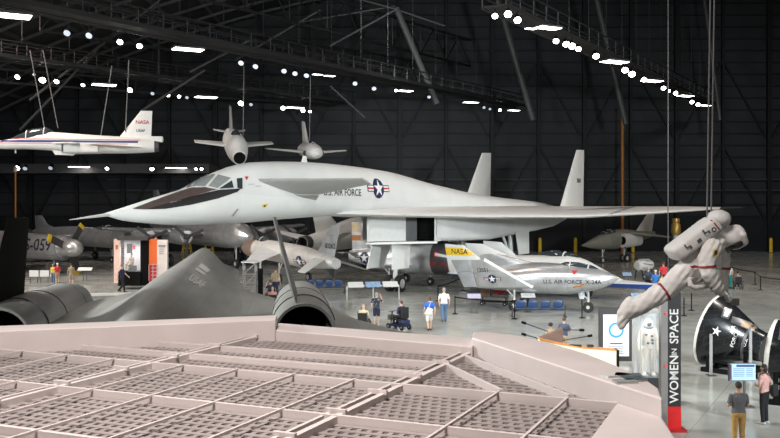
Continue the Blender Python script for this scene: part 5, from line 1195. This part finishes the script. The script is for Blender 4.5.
def person(label, loc, face, h=1.74, pose='stand', arms=('down', 'down'), skin=0, shirt=None, sleeve='short', legs=None, shorts=False, hair=None, hairlen='short', hat=None, shoes=None, vox=.014, lean=0.0, group=None, slim=1.0, head=0.0):
    """faces +y in its own frame; face = 0 looks away from the viewer"""
    o = empty('person', loc, face); tag(o, label, 'person', group); k = h/1.745
    ps = POSES[pose]; hz = ps['hz']; sh = hz + .50; sk = SKIN[skin]; ly = lambda z: lean*(z - hz)
    S_ = lambda p: Vector(p)*k
    hips = [(.085*slim, 0, hz), (-.085*slim, 0, hz)]
    def legpath(i): return [hips[i], ps['kn'][i], ps['an'][i]]
    def armpath(i):
        s_ = 1 if i == 0 else -1; e, w_ = ARMS[arms[i]]; y0 = ly(sh)
        return [(s_*.174*slim, y0, sh - .025), (s_*e[0]*slim, y0 + e[1], sh + e[2]), (s_*w_[0], y0 + w_[1], sh + w_[2])]
    tors = [(-.02, .150, .112), (.06, .155, .112), (.16, .140, .10), (.26, .142, .105), (.36, .165, .115), (.44, .172, .108), (.50, .13, .08), (.545, .065, .06)]
    def torso(m, g, lo=-9, hi=9):
        ell_loft(m, [(0, ly(hz + z)*k, (hz + z)*k, rx*slim*k + g, ry*k + g) for z, rx, ry in tors if lo <= z <= hi])
    b = MB(); torso(b, 0); b.ball(S_((0, -.01, hz)), (.15*slim*k, .115*k, .10*k))
    for i in (0, 1):
        limb(b, [S_(q) for q in legpath(i)], [.082*k, .056*k, .038*k])
        an = Vector(ps['an'][i]); limb(b, [S_(an), S_(an + Vector((0, .10, -.045))), S_(an + Vector((.005, .17, -.055)))], [.04*k, .036*k, .028*k], 10)
        limb(b, [S_(an + Vector((0, -.03, -.045))), S_(an + Vector((0, .08, -.05)))], [.034*k, .034*k], 10)
        ar = armpath(i); limb(b, [S_(q) for q in ar], [.05*k, .039*k, .026*k])
        d = (Vector(ar[2]) - Vector(ar[1])).normalized(); hand(b, S_(ar[2]), d, (-1 if i == 0 else 1, .2, 0), k, .55, 1 if i == 0 else -1)
    hy = ly(sh + .2) + .02; hc = Vector((0, hy, sh + .215))
    limb(b, [S_((0, ly(sh), sh)), S_((0, hy - .005, sh + .12))], [.062*k, .054*k])
    b.ball(S_(hc), (.074*k, .093*k, .112*k), 16); b.ball(S_(hc + Vector((0, .035, -.065))), (.052*k, .055*k, .05*k), 12)
    limb(b, [S_(hc + Vector((0, .088, .012))), S_(hc + Vector((0, .108, -.024)))], [.010*k, .015*k], 8)                   # nose
    for s_ in (1, -1): b.ball(S_(hc + Vector((s_*.076, -.008, -.005))), (.012*k, .02*k, .032*k), 8)                         # ears
    fuse(b, 'body', sk, o, vox*k)
    for s_ in (1, -1): MB().ball(S_(hc + Vector((s_*.030, .088, .012))), (.011*k, .007*k, .008*k), 8, BLACK).build('eye', BLACK, o)
    MB().ball(S_(hc + Vector((0, .090, -.058))), (.022*k, .008*k, .006*k), 8).build('mouth', mat('lips', (.30, .10, .09), .5), o)
    if shirt:
        m = MB(); torso(m, .014*k, -.03, .52); m.ball(S_((0, ly(hz)-.005, hz + .0)), (.163*slim*k, .128*k, .06*k))
        m.ball(S_((0, ly(sh), sh + .01)), (.135*k, .085*k, .055*k))
        for i in (0, 1):
            ar = [Vector(q) for q in armpath(i)]
            if sleeve == 'long': limb(m, [S_(q) for q in ar[:2]] + [S_(ar[1].lerp(ar[2], .93))], [.066*k, .052*k, .04*k])
            elif sleeve == 'short': limb(m, [S_(ar[0]), S_(ar[0].lerp(ar[1], .70))], [.058*k, .049*k])
            else: limb(m, [S_(ar[0]), S_(ar[0].lerp(ar[1], .1))], [.062*k, .06*k])
        fuse(m, 'shirt', shirt, o, vox*k, 2)
    if legs:
        m = MB(); m.ball(S_((0, -.012, hz + .005)), (.166*slim*k, .132*k, .115*k))
        ell_loft(m, [(0, 0, (hz - .03)*k, .158*slim*k, .125*k), (0, 0, (hz + .05)*k, .160*slim*k, .122*k), (0, ly(hz + .1)*k, (hz + .09)*k, .155*slim*k, .116*k)])
        for i in (0, 1):
            p = [Vector(q) for q in legpath(i)]
            if shorts: limb(m, [S_(p[0]), S_(p[0].lerp(p[1], .82))], [.098*k, .088*k])
            else: limb(m, [S_(p[0]), S_(p[1]), S_(p[1].lerp(p[2], .94))], [.097*k, .074*k, .058*k])
        fuse(m, 'trousers' if not shorts else 'shorts', legs, o, vox*k, 2)
    for i in (0, 1):
        an = Vector(ps['an'][i]); m = MB()
        limb(m, [S_(an + Vector((0, -.045, -.045))), S_(an + Vector((0, .08, -.042))), S_(an + Vector((.005, .19, -.053)))], [.043*k, .046*k, .034*k], 10)
        m.ball(S_(an + Vector((0, 0, -.01))), .048*k, 10)
        fuse(m, 'shoe', shoes or BLACK, o, vox*k, 2)
    if hair:
        m = MB(); m.ball(S_(hc + Vector((0, -.016, .024))), (.083*k, .094*k, .103*k), 14)
        if hairlen == 'long': m.ball(S_(hc + Vector((0, -.055, -.07))), (.085*k, .055*k, .13*k), 12)
        if hairlen == 'bob': m.ball(S_(hc + Vector((0, -.05, -.03))), (.088*k, .06*k, .09*k), 12)
        if hairlen == 'curly':
            for j in range(26):
                a = random.uniform(0, 2*PI); z = random.uniform(-.3, 1); r = math.sqrt(max(0, 1 - z*z)); m.ball(S_(hc + Vector((.088*r*math.cos(a), -.035 + .075*r*math.sin(a), .03 + .10*z))), .032*k, 6)
        hr = fuse(m, 'hair', hair, o, .011*k, 2)
        # clear the face: pull hair back above the brow
        for v in hr.data.vertices:
            lim = (hc.y + .052 + max(0, (v.co.z/k - hc.z - .055))*1.1)*k
            if v.co.y > lim: v.co.y = lim - .03*k if v.co.z < (hc.z + .05)*k else lim
    if hat:
        m = MB(); m.ball(S_(hc + Vector((0, -.006, .052))), (.088*k, .103*k, .078*k), 14); m.prism([S_(hc + Vector((x, y, .055))) for x, y in ((-.07, .07), (.07, .07), (.055, .17), (-.055, .17))], (0, 0, .012*k))
        fuse(m, 'cap', hat, o, .012*k, 1)
    return o
W_C = cloth('white', (.72, .71, .68)); BL_C = cloth('blue', (.02, .12, .52)); JEAN = cloth('denim', (.09, .16, .27)); KHAKI = cloth('ochre', (.36, .21, .06)); GREYT = cloth('charcoal', (.10, .095, .10)); PINK = cloth('rose', (.62, .36, .33))
BLK = cloth('black', (.012, .012, .014)); NAV = cloth('navy', (.018, .022, .05)); REDC = cloth('red', (.55, .03, .04)); YELC = cloth('yellow', (.70, .50, .05)); TAN = cloth('tan', (.34, .26, .17)); TEAL = cloth('teal', (.01, .28, .27)); CREAM = cloth('cream', (.66, .55, .36))
SLATE = cloth('slate', (.055, .07, .11)); PALE = cloth('pale_grey', (.50, .48, .45)); CAMO = cloth('camouflage', (.25, .22, .13)); 
HB = mat('hair_dark', (.018, .012, .010), .7, var=.3, scale=30); HBR = mat('hair_brown', (.09, .045, .03), .7, var=.3, scale=30); HGR = mat('hair_grey', (.32, .30, .28), .7, var=.2, scale=30); SHW = mat('shoe_pale', (.5, .5, .5), .6)
HAW = mat('patterned_cloth', (.03, .035, .06), .85, var=0)
nt = HAW.node_tree; vz = nt.nodes.new('ShaderNodeTexVoronoi'); vz.inputs['Scale'].default_value = 14; cr = nt.nodes.new('ShaderNodeValToRGB'); cr.color_ramp.elements[0].position = .25; cr.color_ramp.elements[0].color = (.45, .45, .45, 1); cr.color_ramp.elements[1].position = .32; cr.color_ramp.elements[1].color = (.02, .025, .045, 1)
tcn = nt.nodes.new('ShaderNodeTexCoord'); nt.links.new(tcn.outputs['Object'], vz.inputs['Vector']); nt.links.new(vz.outputs['Distance'], cr.inputs[0]); nt.links.new(cr.outputs[0], nt.nodes['Principled BSDF'].inputs['Base Color'])
def at(px, py, hpx):
    c = G(px, py); return c, hpx * c.y / F
NEAR = .009
c, h = at(738.5, 450, 68); person('man in a charcoal shirt and ochre trousers facing the glowing information screen', c, .05, h, 'stand', ('front', 'front'), 1, GREYT, 'short', KHAKI, hair=HB, shoes=BLK, vox=NEAR, slim=1.12)
c, h = at(764.5, 424, 59.5); wm = person('woman in a pink top and black trousers standing beside the glowing screen', c, .75, h, 'stand', ('down', 'front'), 1, PINK, 'short', BLK, hair=HB, hairlen='bob', shoes=SHW, vox=NEAR, slim=1.25)
bg = empty('shoulder_bag', c, .75); tag(bg, 'black shoulder bag hanging at the back of the woman in pink', 'bag')
MB().body([(-.17, .05, 1.02, .12, .12), (-.1, .07, 1.0, .17, .17), (.1, .07, 1.0, .17, .17), (.17, .05, 1.02, .12, .12)], 16, 10, 3).build('bag_body', BLK, bg).location = (.20, -.19, -.05)
MB().tube([(.2, -.19, 1.1), (.13, -.16, 1.3), (-.02, -.06, 1.46), (-.13, .06, 1.42), (-.04, .17, 1.22)], .014, 6).build('strap', BLK, bg)
c, h = at(444, 322.4, 35); person('grey haired man in a white shirt and jeans seen from behind', c, .0, h, 'walk', ('down', 'back'), 0, W_C, 'short', JEAN, hair=HGR, shoes=SLATE, slim=1.1)
c, h = at(429.5, 331, 35); person('woman in a royal blue top and white shorts with a white bag', c, .1, h, 'walk', ('back', 'down'), 0, BL_C, 'short', W_C, True, hair=HBR, hairlen='bob', shoes=BLK, slim=1.05)
bg = empty('tote_bag', c, .1); tag(bg, 'white tote bag on the back of the woman in royal blue', 'bag')
MB().prism([(-.30, -.20, .86), (.06, -.22, .80), (.14, -.22, 1.10), (-.12, -.20, 1.20)], (0, -.09, 0)).build('bag_body', cloth('canvas', (.62, .60, .54)), bg, bevel=.02); MB().tube([(-.08, -.22, 1.16), (.03, -.16, 1.38), (.13, -.02, 1.47), (.16, .1, 1.38)], .014, 6).build('strap', MATS['cloth_canvas'], bg)
c, h = at(376.5, 326, 33.5); person('man in a dark patterned shirt and navy shorts standing beside the seated bald visitor', c, -.3, h, 'stand', ('raise', 'down'), 0, HAW, 'short', NAV, True, hair=HGR, shoes=SHW, slim=1.1)
def chair(loc, face, label, cat='wheelchair', name='wheelchair'):
    o = empty(name, loc, face); tag(o, label, cat)
    MB().box((0, .05, .36), (.46, .44, .05)).build('seat', BLK, o, smooth=False); MB().box((0, -.19, .66), (.46, .05, .48)).build('backrest', BLK, o, smooth=False)
    m = MB()
    for s_ in (-.24, .24): m.tube([(s_, .25, .36), (s_, -.2, .36), (s_, -.22, .95), (s_, -.32, .95)], .018, 6).tube([(s_, -.2, .6), (s_, .22, .6), (s_, .26, .1)], .016, 6)
    m.build('chair_frame', STEEL, o)
    for s_ in (-.29, .29): MB().lathe((s_, -.05, .30), (1, 0, 0), [(-.02, .27), (-.02, .30), (.02, .30), (.02, .27)], 24, TYRE, False).build('wheel', TYRE, o)
    for s_ in (-.2, .2): wheel(o, (s_, .34, .09), .09, .04, (1, 0, 0))
    return o
c, h = at(363.5, 331, 0); person('bald visitor in a cream shirt sitting in a wheelchair, seen from behind', c, -.25, 1.72, 'sit', ('lap', 'lap'), 0, CREAM, 'short', TAN, shoes=BLK, slim=1.1)
chair(c, -.25, 'black wheelchair carrying the bald visitor in cream')
c, h = at(401.5, 329.5, 0); person('visitor in dark clothes riding the mobility scooter, seen from behind', c + Vector((0, 0, .13)), .75, 1.7, 'sit', ('front', 'front'), 0, NAV, 'long', BLK, hair=HBR, shoes=BLK, slim=1.1)
o = empty('mobility_scooter', c, .75); tag(o, 'dark mobility scooter under the visitor in dark clothes', 'scooter')
MB().box((0, .2, .2), (.48, 1.05, .1)).build('scooter_deck', NAVY, o, bevel=.03); MB().box((0, -.18, .38), (.46, .44, .24)).build('rear_cover', NAVY, o, bevel=.05); MB().box((0, .02, .50), (.5, .46, .07)).build('seat', BLK, o, bevel=.02); MB().box((0, -.24, .84), (.5, .08, .56)).build('backrest', BLK, o, bevel=.03)
MB().tube([(0, .78, .2), (0, .66, .85)], .035, 8).tube([(-.25, .62, .86), (.25, .62, .86)], .018, 6).build('steering_column', DGREY, o); MB().box((0, .75, .55), (.3, .2, .25)).build('basket', STEEL, o, smooth=False)
for x, y in ((-.26, -.28), (.26, -.28), (-.24, .68), (.24, .68)): wheel(o, (x, y, .14), .14, .09, (1, 0, 0))
for s_ in (-.26, .26): MB().bar((s_, -.16, .68), (s_, .18, .68), .06).build('armrest', BLK, o, smooth=False)
c, h = at(564, 358, 41); person('young man in a slate shirt standing behind the satellite model', c, -.5, h, 'stand', ('cross', 'down'), 0, SLATE, 'short', TAN, hair=HBR, shoes=BLK)
c, h = at(550.5, 359.5, 36.5); person('curly haired child mostly hidden behind the brown satellite model', c, .2, h, 'stand', ('front', 'down'), 1, TAN, 'short', NAV, hair=HB, hairlen='curly', shoes=BLK)
c, h = at(122, 292.5, 31.5); person('person in navy walking past the lit uniform kiosk', c, -1.75, min(h, 1.98), 'walk', ('back', 'swing'), 0, NAV, 'short', BLK, hair=HBR, shoes=BLK)
c, h = at(57.5, 284.5, 21.5); person('man in a red shirt and white cap before the low white boards', c, .7, h, 'stand', ('front', 'down'), 0, REDC, 'short', TAN, True, hat=W_C, shoes=SHW)
c, h = at(53, 283.5, 19.5); person('smaller visitor in yellow beside the man with the white cap', c, -.3, h, 'stand', ('down', 'down'), 0, YELC, 'short', JEAN, hair=HGR, shoes=SHW)
c, h = at(71.3, 286, 22.5); person('visitor in a camouflage shirt standing below the propeller spinner', c, .2, h, 'stand', ('front', 'down'), 0, CAMO, 'short', TAN, True, hair=HBR, shoes=SHW)
c, h = at(275.5, 299, 0); person('brown haired visitor in tan standing behind two seated visitors by the lattice tower', c, -.3, 2.05, 'stand', ('down', 'front'), 0, TAN, 'short', NAV, hair=HBR, shoes=BLK)
c, h = at(270.5, 303, 0); person('seated visitor in navy between the tan standing visitor and the one in pink', c, .4, 1.9, 'sit', ('lap', 'raise'), 0, NAV, 'short', BLK, hair=HBR, shoes=BLK); chair(c, .4, 'wheelchair of the seated visitor in navy')
c, h = at(272.5, 310, 0); person('bald visitor in a pink shirt seated nearest the dark engine nacelle', c, .1, 1.8, 'sit', ('lap', 'lap'), 0, cloth('dusty_pink', (.55, .28, .25)), 'short', BLK, shoes=BLK, slim=1.1); chair(c, .1, 'wheelchair of the bald visitor in pink')
c, h = at(655.5, 297.5, 27.5); person('visitor in a bright blue shirt and white cap, behind the astronaut leg', c, .1, h, 'stand', ('down', 'front'), 0, cloth('bright_blue', (.03, .19, .55)), 'short', JEAN, hat=W_C, shoes=SHW, slim=1.15)
c, h = at(648.3, 296, 29); person('visitor in dark clothes left of the bright blue shirt', c, -.3, h, 'stand', ('down', 'front'), 0, SLATE, 'short', BLK, hair=HGR, shoes=BLK)
c, h = at(663.5, 290, 28); person('visitor in a red shirt behind the bright blue shirt', c, .3, h, 'stand', ('front', 'down'), 0, REDC, 'short', BLK, hair=HBR, shoes=BLK, slim=1.3)
c, h = at(662, 298, 24); person('child in yellow beside the bright blue shirt', c, .5, h, 'stand', ('front', 'down'), 0, YELC, 'short', JEAN, hair=HBR, shoes=SHW)
c, h = at(729.5, 288.5, 24.5); person('woman in a white top and teal trousers behind the astronaut', c, .3, h, 'stand', ('down', 'front'), 0, cloth('speckled', (.42, .40, .38)), 'short', TEAL, hair=HB, hairlen='long', shoes=BLK)
c, h = at(738, 289, 0); person('visitor seated in a wheelchair beside the woman in teal trousers', c, -.2, 1.7, 'sit', ('lap', 'lap'), 0, cloth('mauve', (.22, .17, .17)), 'short', BLK, hair=HB, shoes=SHW); chair(c, -.2, 'wheelchair beside the woman in teal trousers')
# uniform figure in the kiosk and pressure suit in the glass case
o = person('tan uniform on a seated figure in the lit kiosk case', (ko.location.x + kb(132), 65.9, kz(271)), 2.6, 1.72, 'sit', ('lap', 'lap'), 1, TAN, 'long', TAN, hair=HB, shoes=BLK); o['category'] = 'mannequin'; o.name = 'uniform_figure'
MB().box((0, -.05, .2), (.5, .45, .4)).build('seat_block', BLK, o, smooth=False)

SUITW = mat('pressure_suit', (.66, .60, .52), .8, var=.10, scale=8, bump=.35, bscale=14)
px_, Yc = 652.5, 28.05; zb = Zb = H + (HOR - 378)*27.6/F
o = empty('pressure_suit', ((652.5-390)/F*27.6, Yc, Zb)); tag(o, 'white pressure suit with round helmet standing in the glass case', 'spacesuit')
m = MB(); ell_loft(m, [(0, 0, .84, .17, .14), (0, 0, 1.0, .18, .14), (0, 0, 1.2, .19, .15), (0, 0, 1.36, .21, .15), (0, 0, 1.45, .16, .12), (0, 0, 1.49, .10, .10)])
for s_ in (1, -1):
    limb(m, [(s_*.095, 0, .86), (s_*.12, .0, .48), (s_*.13, 0, .10)], [.115, .088, .072]); limb(m, [(s_*.20, 0, 1.38), (s_*.27, -.01, 1.08), (s_*.265, -.06, .82)], [.085, .07, .055])
    limb(m, [(s_*.13, .03, .06), (s_*.14, -.14, .05)], [.06, .05]); hand(m, (s_*.265, -.06, .82), (0, -.1, -1), (-s_, 0, 0), 1.25, .4, s_)
fuse(m, 'suit', SUITW, o, .012, 4)
hb_ = MB().ball((0, 0, 1.60), (.135, .145, .155), 20).build('helmet', WHITE2, o); MB().ball((0, -.075, 1.605), (.088, .09, .092), 18).build('visor', GLASSD, hb_)
MB().lathe((0, 0, 1.46), (0, 0, 1), [(0, .13), (.03, .14), (.05, .13)], 20, STEEL, False).build('neck_ring', STEEL, o)
m = MB()
for x, z in ((.07, 1.24), (.08, 1.12), (.09, 1.02), (-.05, 1.02)): m.lathe((x, -.13, z), (0, -1, 0), [(0, .038), (.045, .036), (.05, .01)], 12, BLACK)
m.build('hose_port', BLACK, o); MB().box((-.11, -.15, 1.28), (.08, .02, .05)).build('suit_badge', DGREY, o, smooth=False)
for s_ in (1, -1): MB().box((s_*.135, -.065, .03), (.13, .30, .06)).build('boot_sole', LGREY, o, bevel=.02)

# ------------------------------------------------------------------ space walker hanging in the air
AY = 13.5
def A(px, py, dy=0.0): return P(px, py, AY + dy)
ac = A(690, 275); o = empty('hanging_astronaut', ac); tag(o, 'white suited spacewalking astronaut hanging in mid air, leaning forward', 'astronaut')
def a_(px, py, dy=0.0): return A(px, py, dy) - ac
AW = mat('suit_fabric', (.53, .515, .50), .85, var=.06, scale=6, bump=.35, bscale=9)
m = MB()
# torso from hips to shoulders, broad in depth
def blob(p0, p1, r0, r1, w0, w1, n=20, k=8):
    """flattened tube, widened along the depth axis"""
    p0, p1 = Vector(p0), Vector(p1); d = (p1 - p0).normalized(); s_ = Vector((0, 1, 0)); q_ = d.cross(s_).normalized()
    rings = []
    for i in range(k + 1):
        t = i/k; p = p0.lerp(p1, t); e = math.sqrt(max(.02, 1 - abs(2*t - 1)**4)); r = (r0 + (r1 - r0)*t)*e; w_ = (w0 + (w1 - w0)*t)*e
        rings.append([p + s_*w_*math.cos(2*PI*j/n) + q_*r*math.sin(2*PI*j/n) for j in range(n)])
    m.loft(rings)
blob(a_(679, 281), a_(723, 233), .165, .20, .24, .29)
blob(a_(683, 282), a_(715, 262), .15, .13, .23, .25)
# legs: near one seen whole, far one just behind
for dy, dpx, dpy in ((-.14, 0, 0), (.16, 3, -4)):
    limb(m, [a_(684 + dpx, 273 + dpy, dy), a_(668 + dpx, 289 + dpy, dy), a_(646 + dpx, 303 + dpy, dy), a_(629 + dpx, 312 + dpy, dy)], [.170, .145, .126, .112], 18)
    limb(m, [a_(629 + dpx, 309 + dpy, dy), a_(623.5 + dpx, 317 + dpy, dy), a_(621.5 + dpx, 324.5 + dpy, dy)], [.13, .095, .075], 14); limb(m, [a_(624.5 + dpx, 307 + dpy, dy), a_(622.5 + dpx, 316 + dpy, dy)], [.075, .085], 14)
# arms
limb(m, [a_(712, 247, -.27), a_(706, 260, -.38), a_(708.5, 274, -.44), a_(714, 284, -.42), a_(720, 291, -.36)], [.140, .128, .112, .098, .082], 16)
limb(m, [a_(721, 250, .26), a_(722, 263, .30), a_(721, 276, .28), a_(724, 287, .20)], [.14, .13, .115, .085], 16)
hand(m, a_(720, 291, -.36), (a_(728, 297.5, .06) - a_(720, 291)), (.2, 0, -1), 1.5, .55, -1)
hand(m, a_(723.5, 286, .20), (a_(729, 296) - a_(724, 287)), (-.3, 0, -1), 1.5, .5, 1)
# neck and soft helmet cover
limb(m, [a_(720, 238), a_(728, 236)], [.15, .15], 16)
bd = fuse(m, 'suit', AW, o, .017, 5)
nz_ = Vector((3, 7, 1))
for v in bd.data.vertices:
    p = v.co
    d = noise.noise(p*4.5 + nz_)*.008 + noise.noise(p*13)*.009
    d += .008*math.sin(75*(p.x*.8 - p.z*.6))*(1 if noise.noise(p*3) > 0 else .3)
    v.co = p + v.normal*d
# helmet
hc_ = a_(731.5, 236.5); fd = Vector((.62, -.25, -.74)).normalized()
m = MB(); m.ball(hc_, (.19, .20, .175), 20); m.ball(hc_ + Vector((.06, 0, .025)), (.155, .18, .15), 18)
limb(m, [hc_ + Vector((.11, -.17, .03)), hc_ + Vector((.16, -.12, -.08)), hc_ + Vector((.15, 0, -.14))], [.05, .045, .03], 10); limb(m, [hc_ + Vector((.11, .17, .03)), hc_ + Vector((.16, .12, -.08)), hc_ + Vector((.15, 0, -.14))], [.05, .045, .03], 10)
hm = fuse(m, 'helmet', mat('helmet_cover', (.54, .52, .51), .7, var=.06, scale=8, bump=.3, bscale=14), o, .013, 3)
for v in hm.data.vertices: v.co += v.normal*noise.noise(v.co*9)*.013
MB().ball(hc_ + Vector((.035, -.03, -.095)), (.125, .16, .105), 18).build('visor', mat('visor_dark', (.05, .045, .04), .1, .4), hm)
# backpack: long rounded case with rounded head end
b0, b1 = a_(670.5, 255.5, -.02), a_(713.5, 223, -.02); d = (b1 - b0).normalized(); s_ = Vector((0, 1, 0)); q_ = d.cross(s_).normalized()
m = MB(); rings = []
L_ = (b1 - b0).length
for t, e in [(0, .55), (.02, .80), (.06, .95), (.12, 1), (.85, 1), (.97, .97), (1, .92)]:
    rr = []
    for j in range(32):
        a = 2*PI*j/32; ca, sa = math.cos(a), math.sin(a); f_ = 2/4.5
        rr.append(b0 + d*L_*t + s_*math.copysign(abs(ca)**f_, ca)*.29*e + q_*math.copysign(abs(sa)**f_, sa)*.122*e)
    rings.append(rr)
m.loft(rings); PK = mat('pack_cover', (.47, .46, .45), .75, var=.05, scale=6, bump=.25, bscale=10)
pk = m.build('backpack', PK, o, bevel=.012, angle=60)
m = MB(); blob_p = b1 + d*.09; m.ball(blob_p, (.17, .26, .15), 18); m.ball(blob_p + d*.07 + Vector((0, 0, -.03)), (.12, .2, .12), 16)
pt = fuse(m, 'backpack_head', PK, pk, .014, 2)
pv = bvh_of(pk); mid = (b0 + b1)/2; nrm = Vector((0, -1, 0)); upv = Vector((-d.z, 0, d.x))
L2 = [([(.325, -.112), (.345, -.112), (.345, .112), (.325, .112)], DRED)]
hug(pv, L2, mid - Vector((0, .3, 0)), d, upv, (0, 1, 0), .006, .05).build('red_band', DRED, pk)
PD = mat('pack_print', (.045, .045, .05), .7)
def mark(u, v, w_, h_): return ([(u - w_/2, v - h_/2), (u + w_/2, v - h_/2), (u + w_/2, v + h_/2), (u - w_/2, v + h_/2)], PD)
marks = [mark(-.21, .035, .02, .07), mark(-.185, .01, .05, .02), mark(-.155, -.01, .03, .055), mark(.0, -.01, .07, .05), mark(.13, .05, .02, .07), mark(.155, .025, .05, .02), mark(.185, .01, .03, .05), ([(.26 + q[0]*.036, -.005 + q[1]*.038) for q in disc(1, 16)], PD), ([(.26 + q[0]*.018, -.005 + q[1]*.018) for q in disc(1, 12)], LGREY)]
hug(pv, marks, mid - Vector((0, .3, 0)), d, upv, (0, 1, 0), .006, .05).build('lettering', PD, pk)
# red bands on leg and arms, shoulder patch, umbilical
sv = bvh_of(bd)
def band(p, axis, r, w_, seg=28, x0=0, y0=1.0):
    p, ax = Vector(p), Vector(axis).normalized(); a = ax.cross(Vector((0, 1, 0))).normalized(); c_ = ax.cross(a); m_ = MB(); vs = []
    for k2 in range(seg):
        dd = a*math.cos(2*PI*k2/seg) + c_*math.sin(2*PI*k2/seg)
        for e in (-w_/2, w_/2):
            h_ = sv.ray_cast(p + ax*e + dd*r*2.2, -dd, r*2.2); q2 = h_[0] if h_[0] else p + ax*e + dd*r
            vs.append(q2 + dd*.008)
    m_.add(vs, [(2*k2, 2*k2 + 1, (2*k2 + 3) % (2*seg), (2*k2 + 2) % (2*seg)) for k2 in range(seg)], DRED); return m_.build('red_band', DRED, o)
band(a_(664.5, 293, -.14), a_(646, 303) - a_(668, 289), .16, .035); band(a_(706.8, 266, -.365), a_(708, 276) - a_(706.5, 261), .14, .035); band(a_(721.8, 268, .29), a_(721, 276) - a_(722, 263), .13, .035)
hug(sv, [([(q[0]*.052, q[1]*.06) for q in disc(1, 20)], mat('patch_gold', (.50, .36, .10), .7)), ([(q[0]*.030, q[1]*.038) for q in disc(1, 16)], PD)], a_(714.2, 252.5, -.4), (1, 0, 0), (0, 0, 1), (0, 1, 0), .008, .03).build('shoulder_patch', PD, o)
MB().tube([a_(712, 284, -.05), a_(703, 287, -.26), a_(695, 287.5, -.34), a_(690.5, 285.5, -.34), a_(689, 280, -.3), a_(692, 278, -.22)], .038, 10).build('umbilical_hose', AW, o)
m = MB(); m.box(a_(715, 262, .03), (.12, .26, .20)); fuse(m, 'chest_pack', AW, o, .014, 2)
# tool he works with
tl = empty('hand_tool', A(727, 297, -.1)); tag(tl, 'silver handheld tool bar in the gloved hands of the astronaut', 'tool')
tp = tl.location
MB().tube([A(724, 293.5, -.2) - tp, A(735, 302, -.2) - tp], .02, 8).build('tool_bar', SILVER, tl); MB().box(A(735, 302, -.2) - tp, (.1, .08, .1)).build('tool_head', DGREY, tl, smooth=False)
cable(A(706.8, 229), P(711, -40, AY), 'long pale cable holding the astronaut backpack, one of two close together', .012, 'cables of the astronaut'); cable(A(711, 226), P(715, -40, AY), 'long pale cable holding the astronaut near his neck', .012, 'cables of the astronaut')
o2 = P(668, -10, 60); tag(MB().tube([Vector((o2.x, 60, 22.2)), Vector((o2.x, 60, 0))], .036, 8).build('hanging_pole', mat('pale_pole', (.075, .075, .075), .5)), 'thin tall grey pole rising behind the astronaut from floor to roof', 'pole')
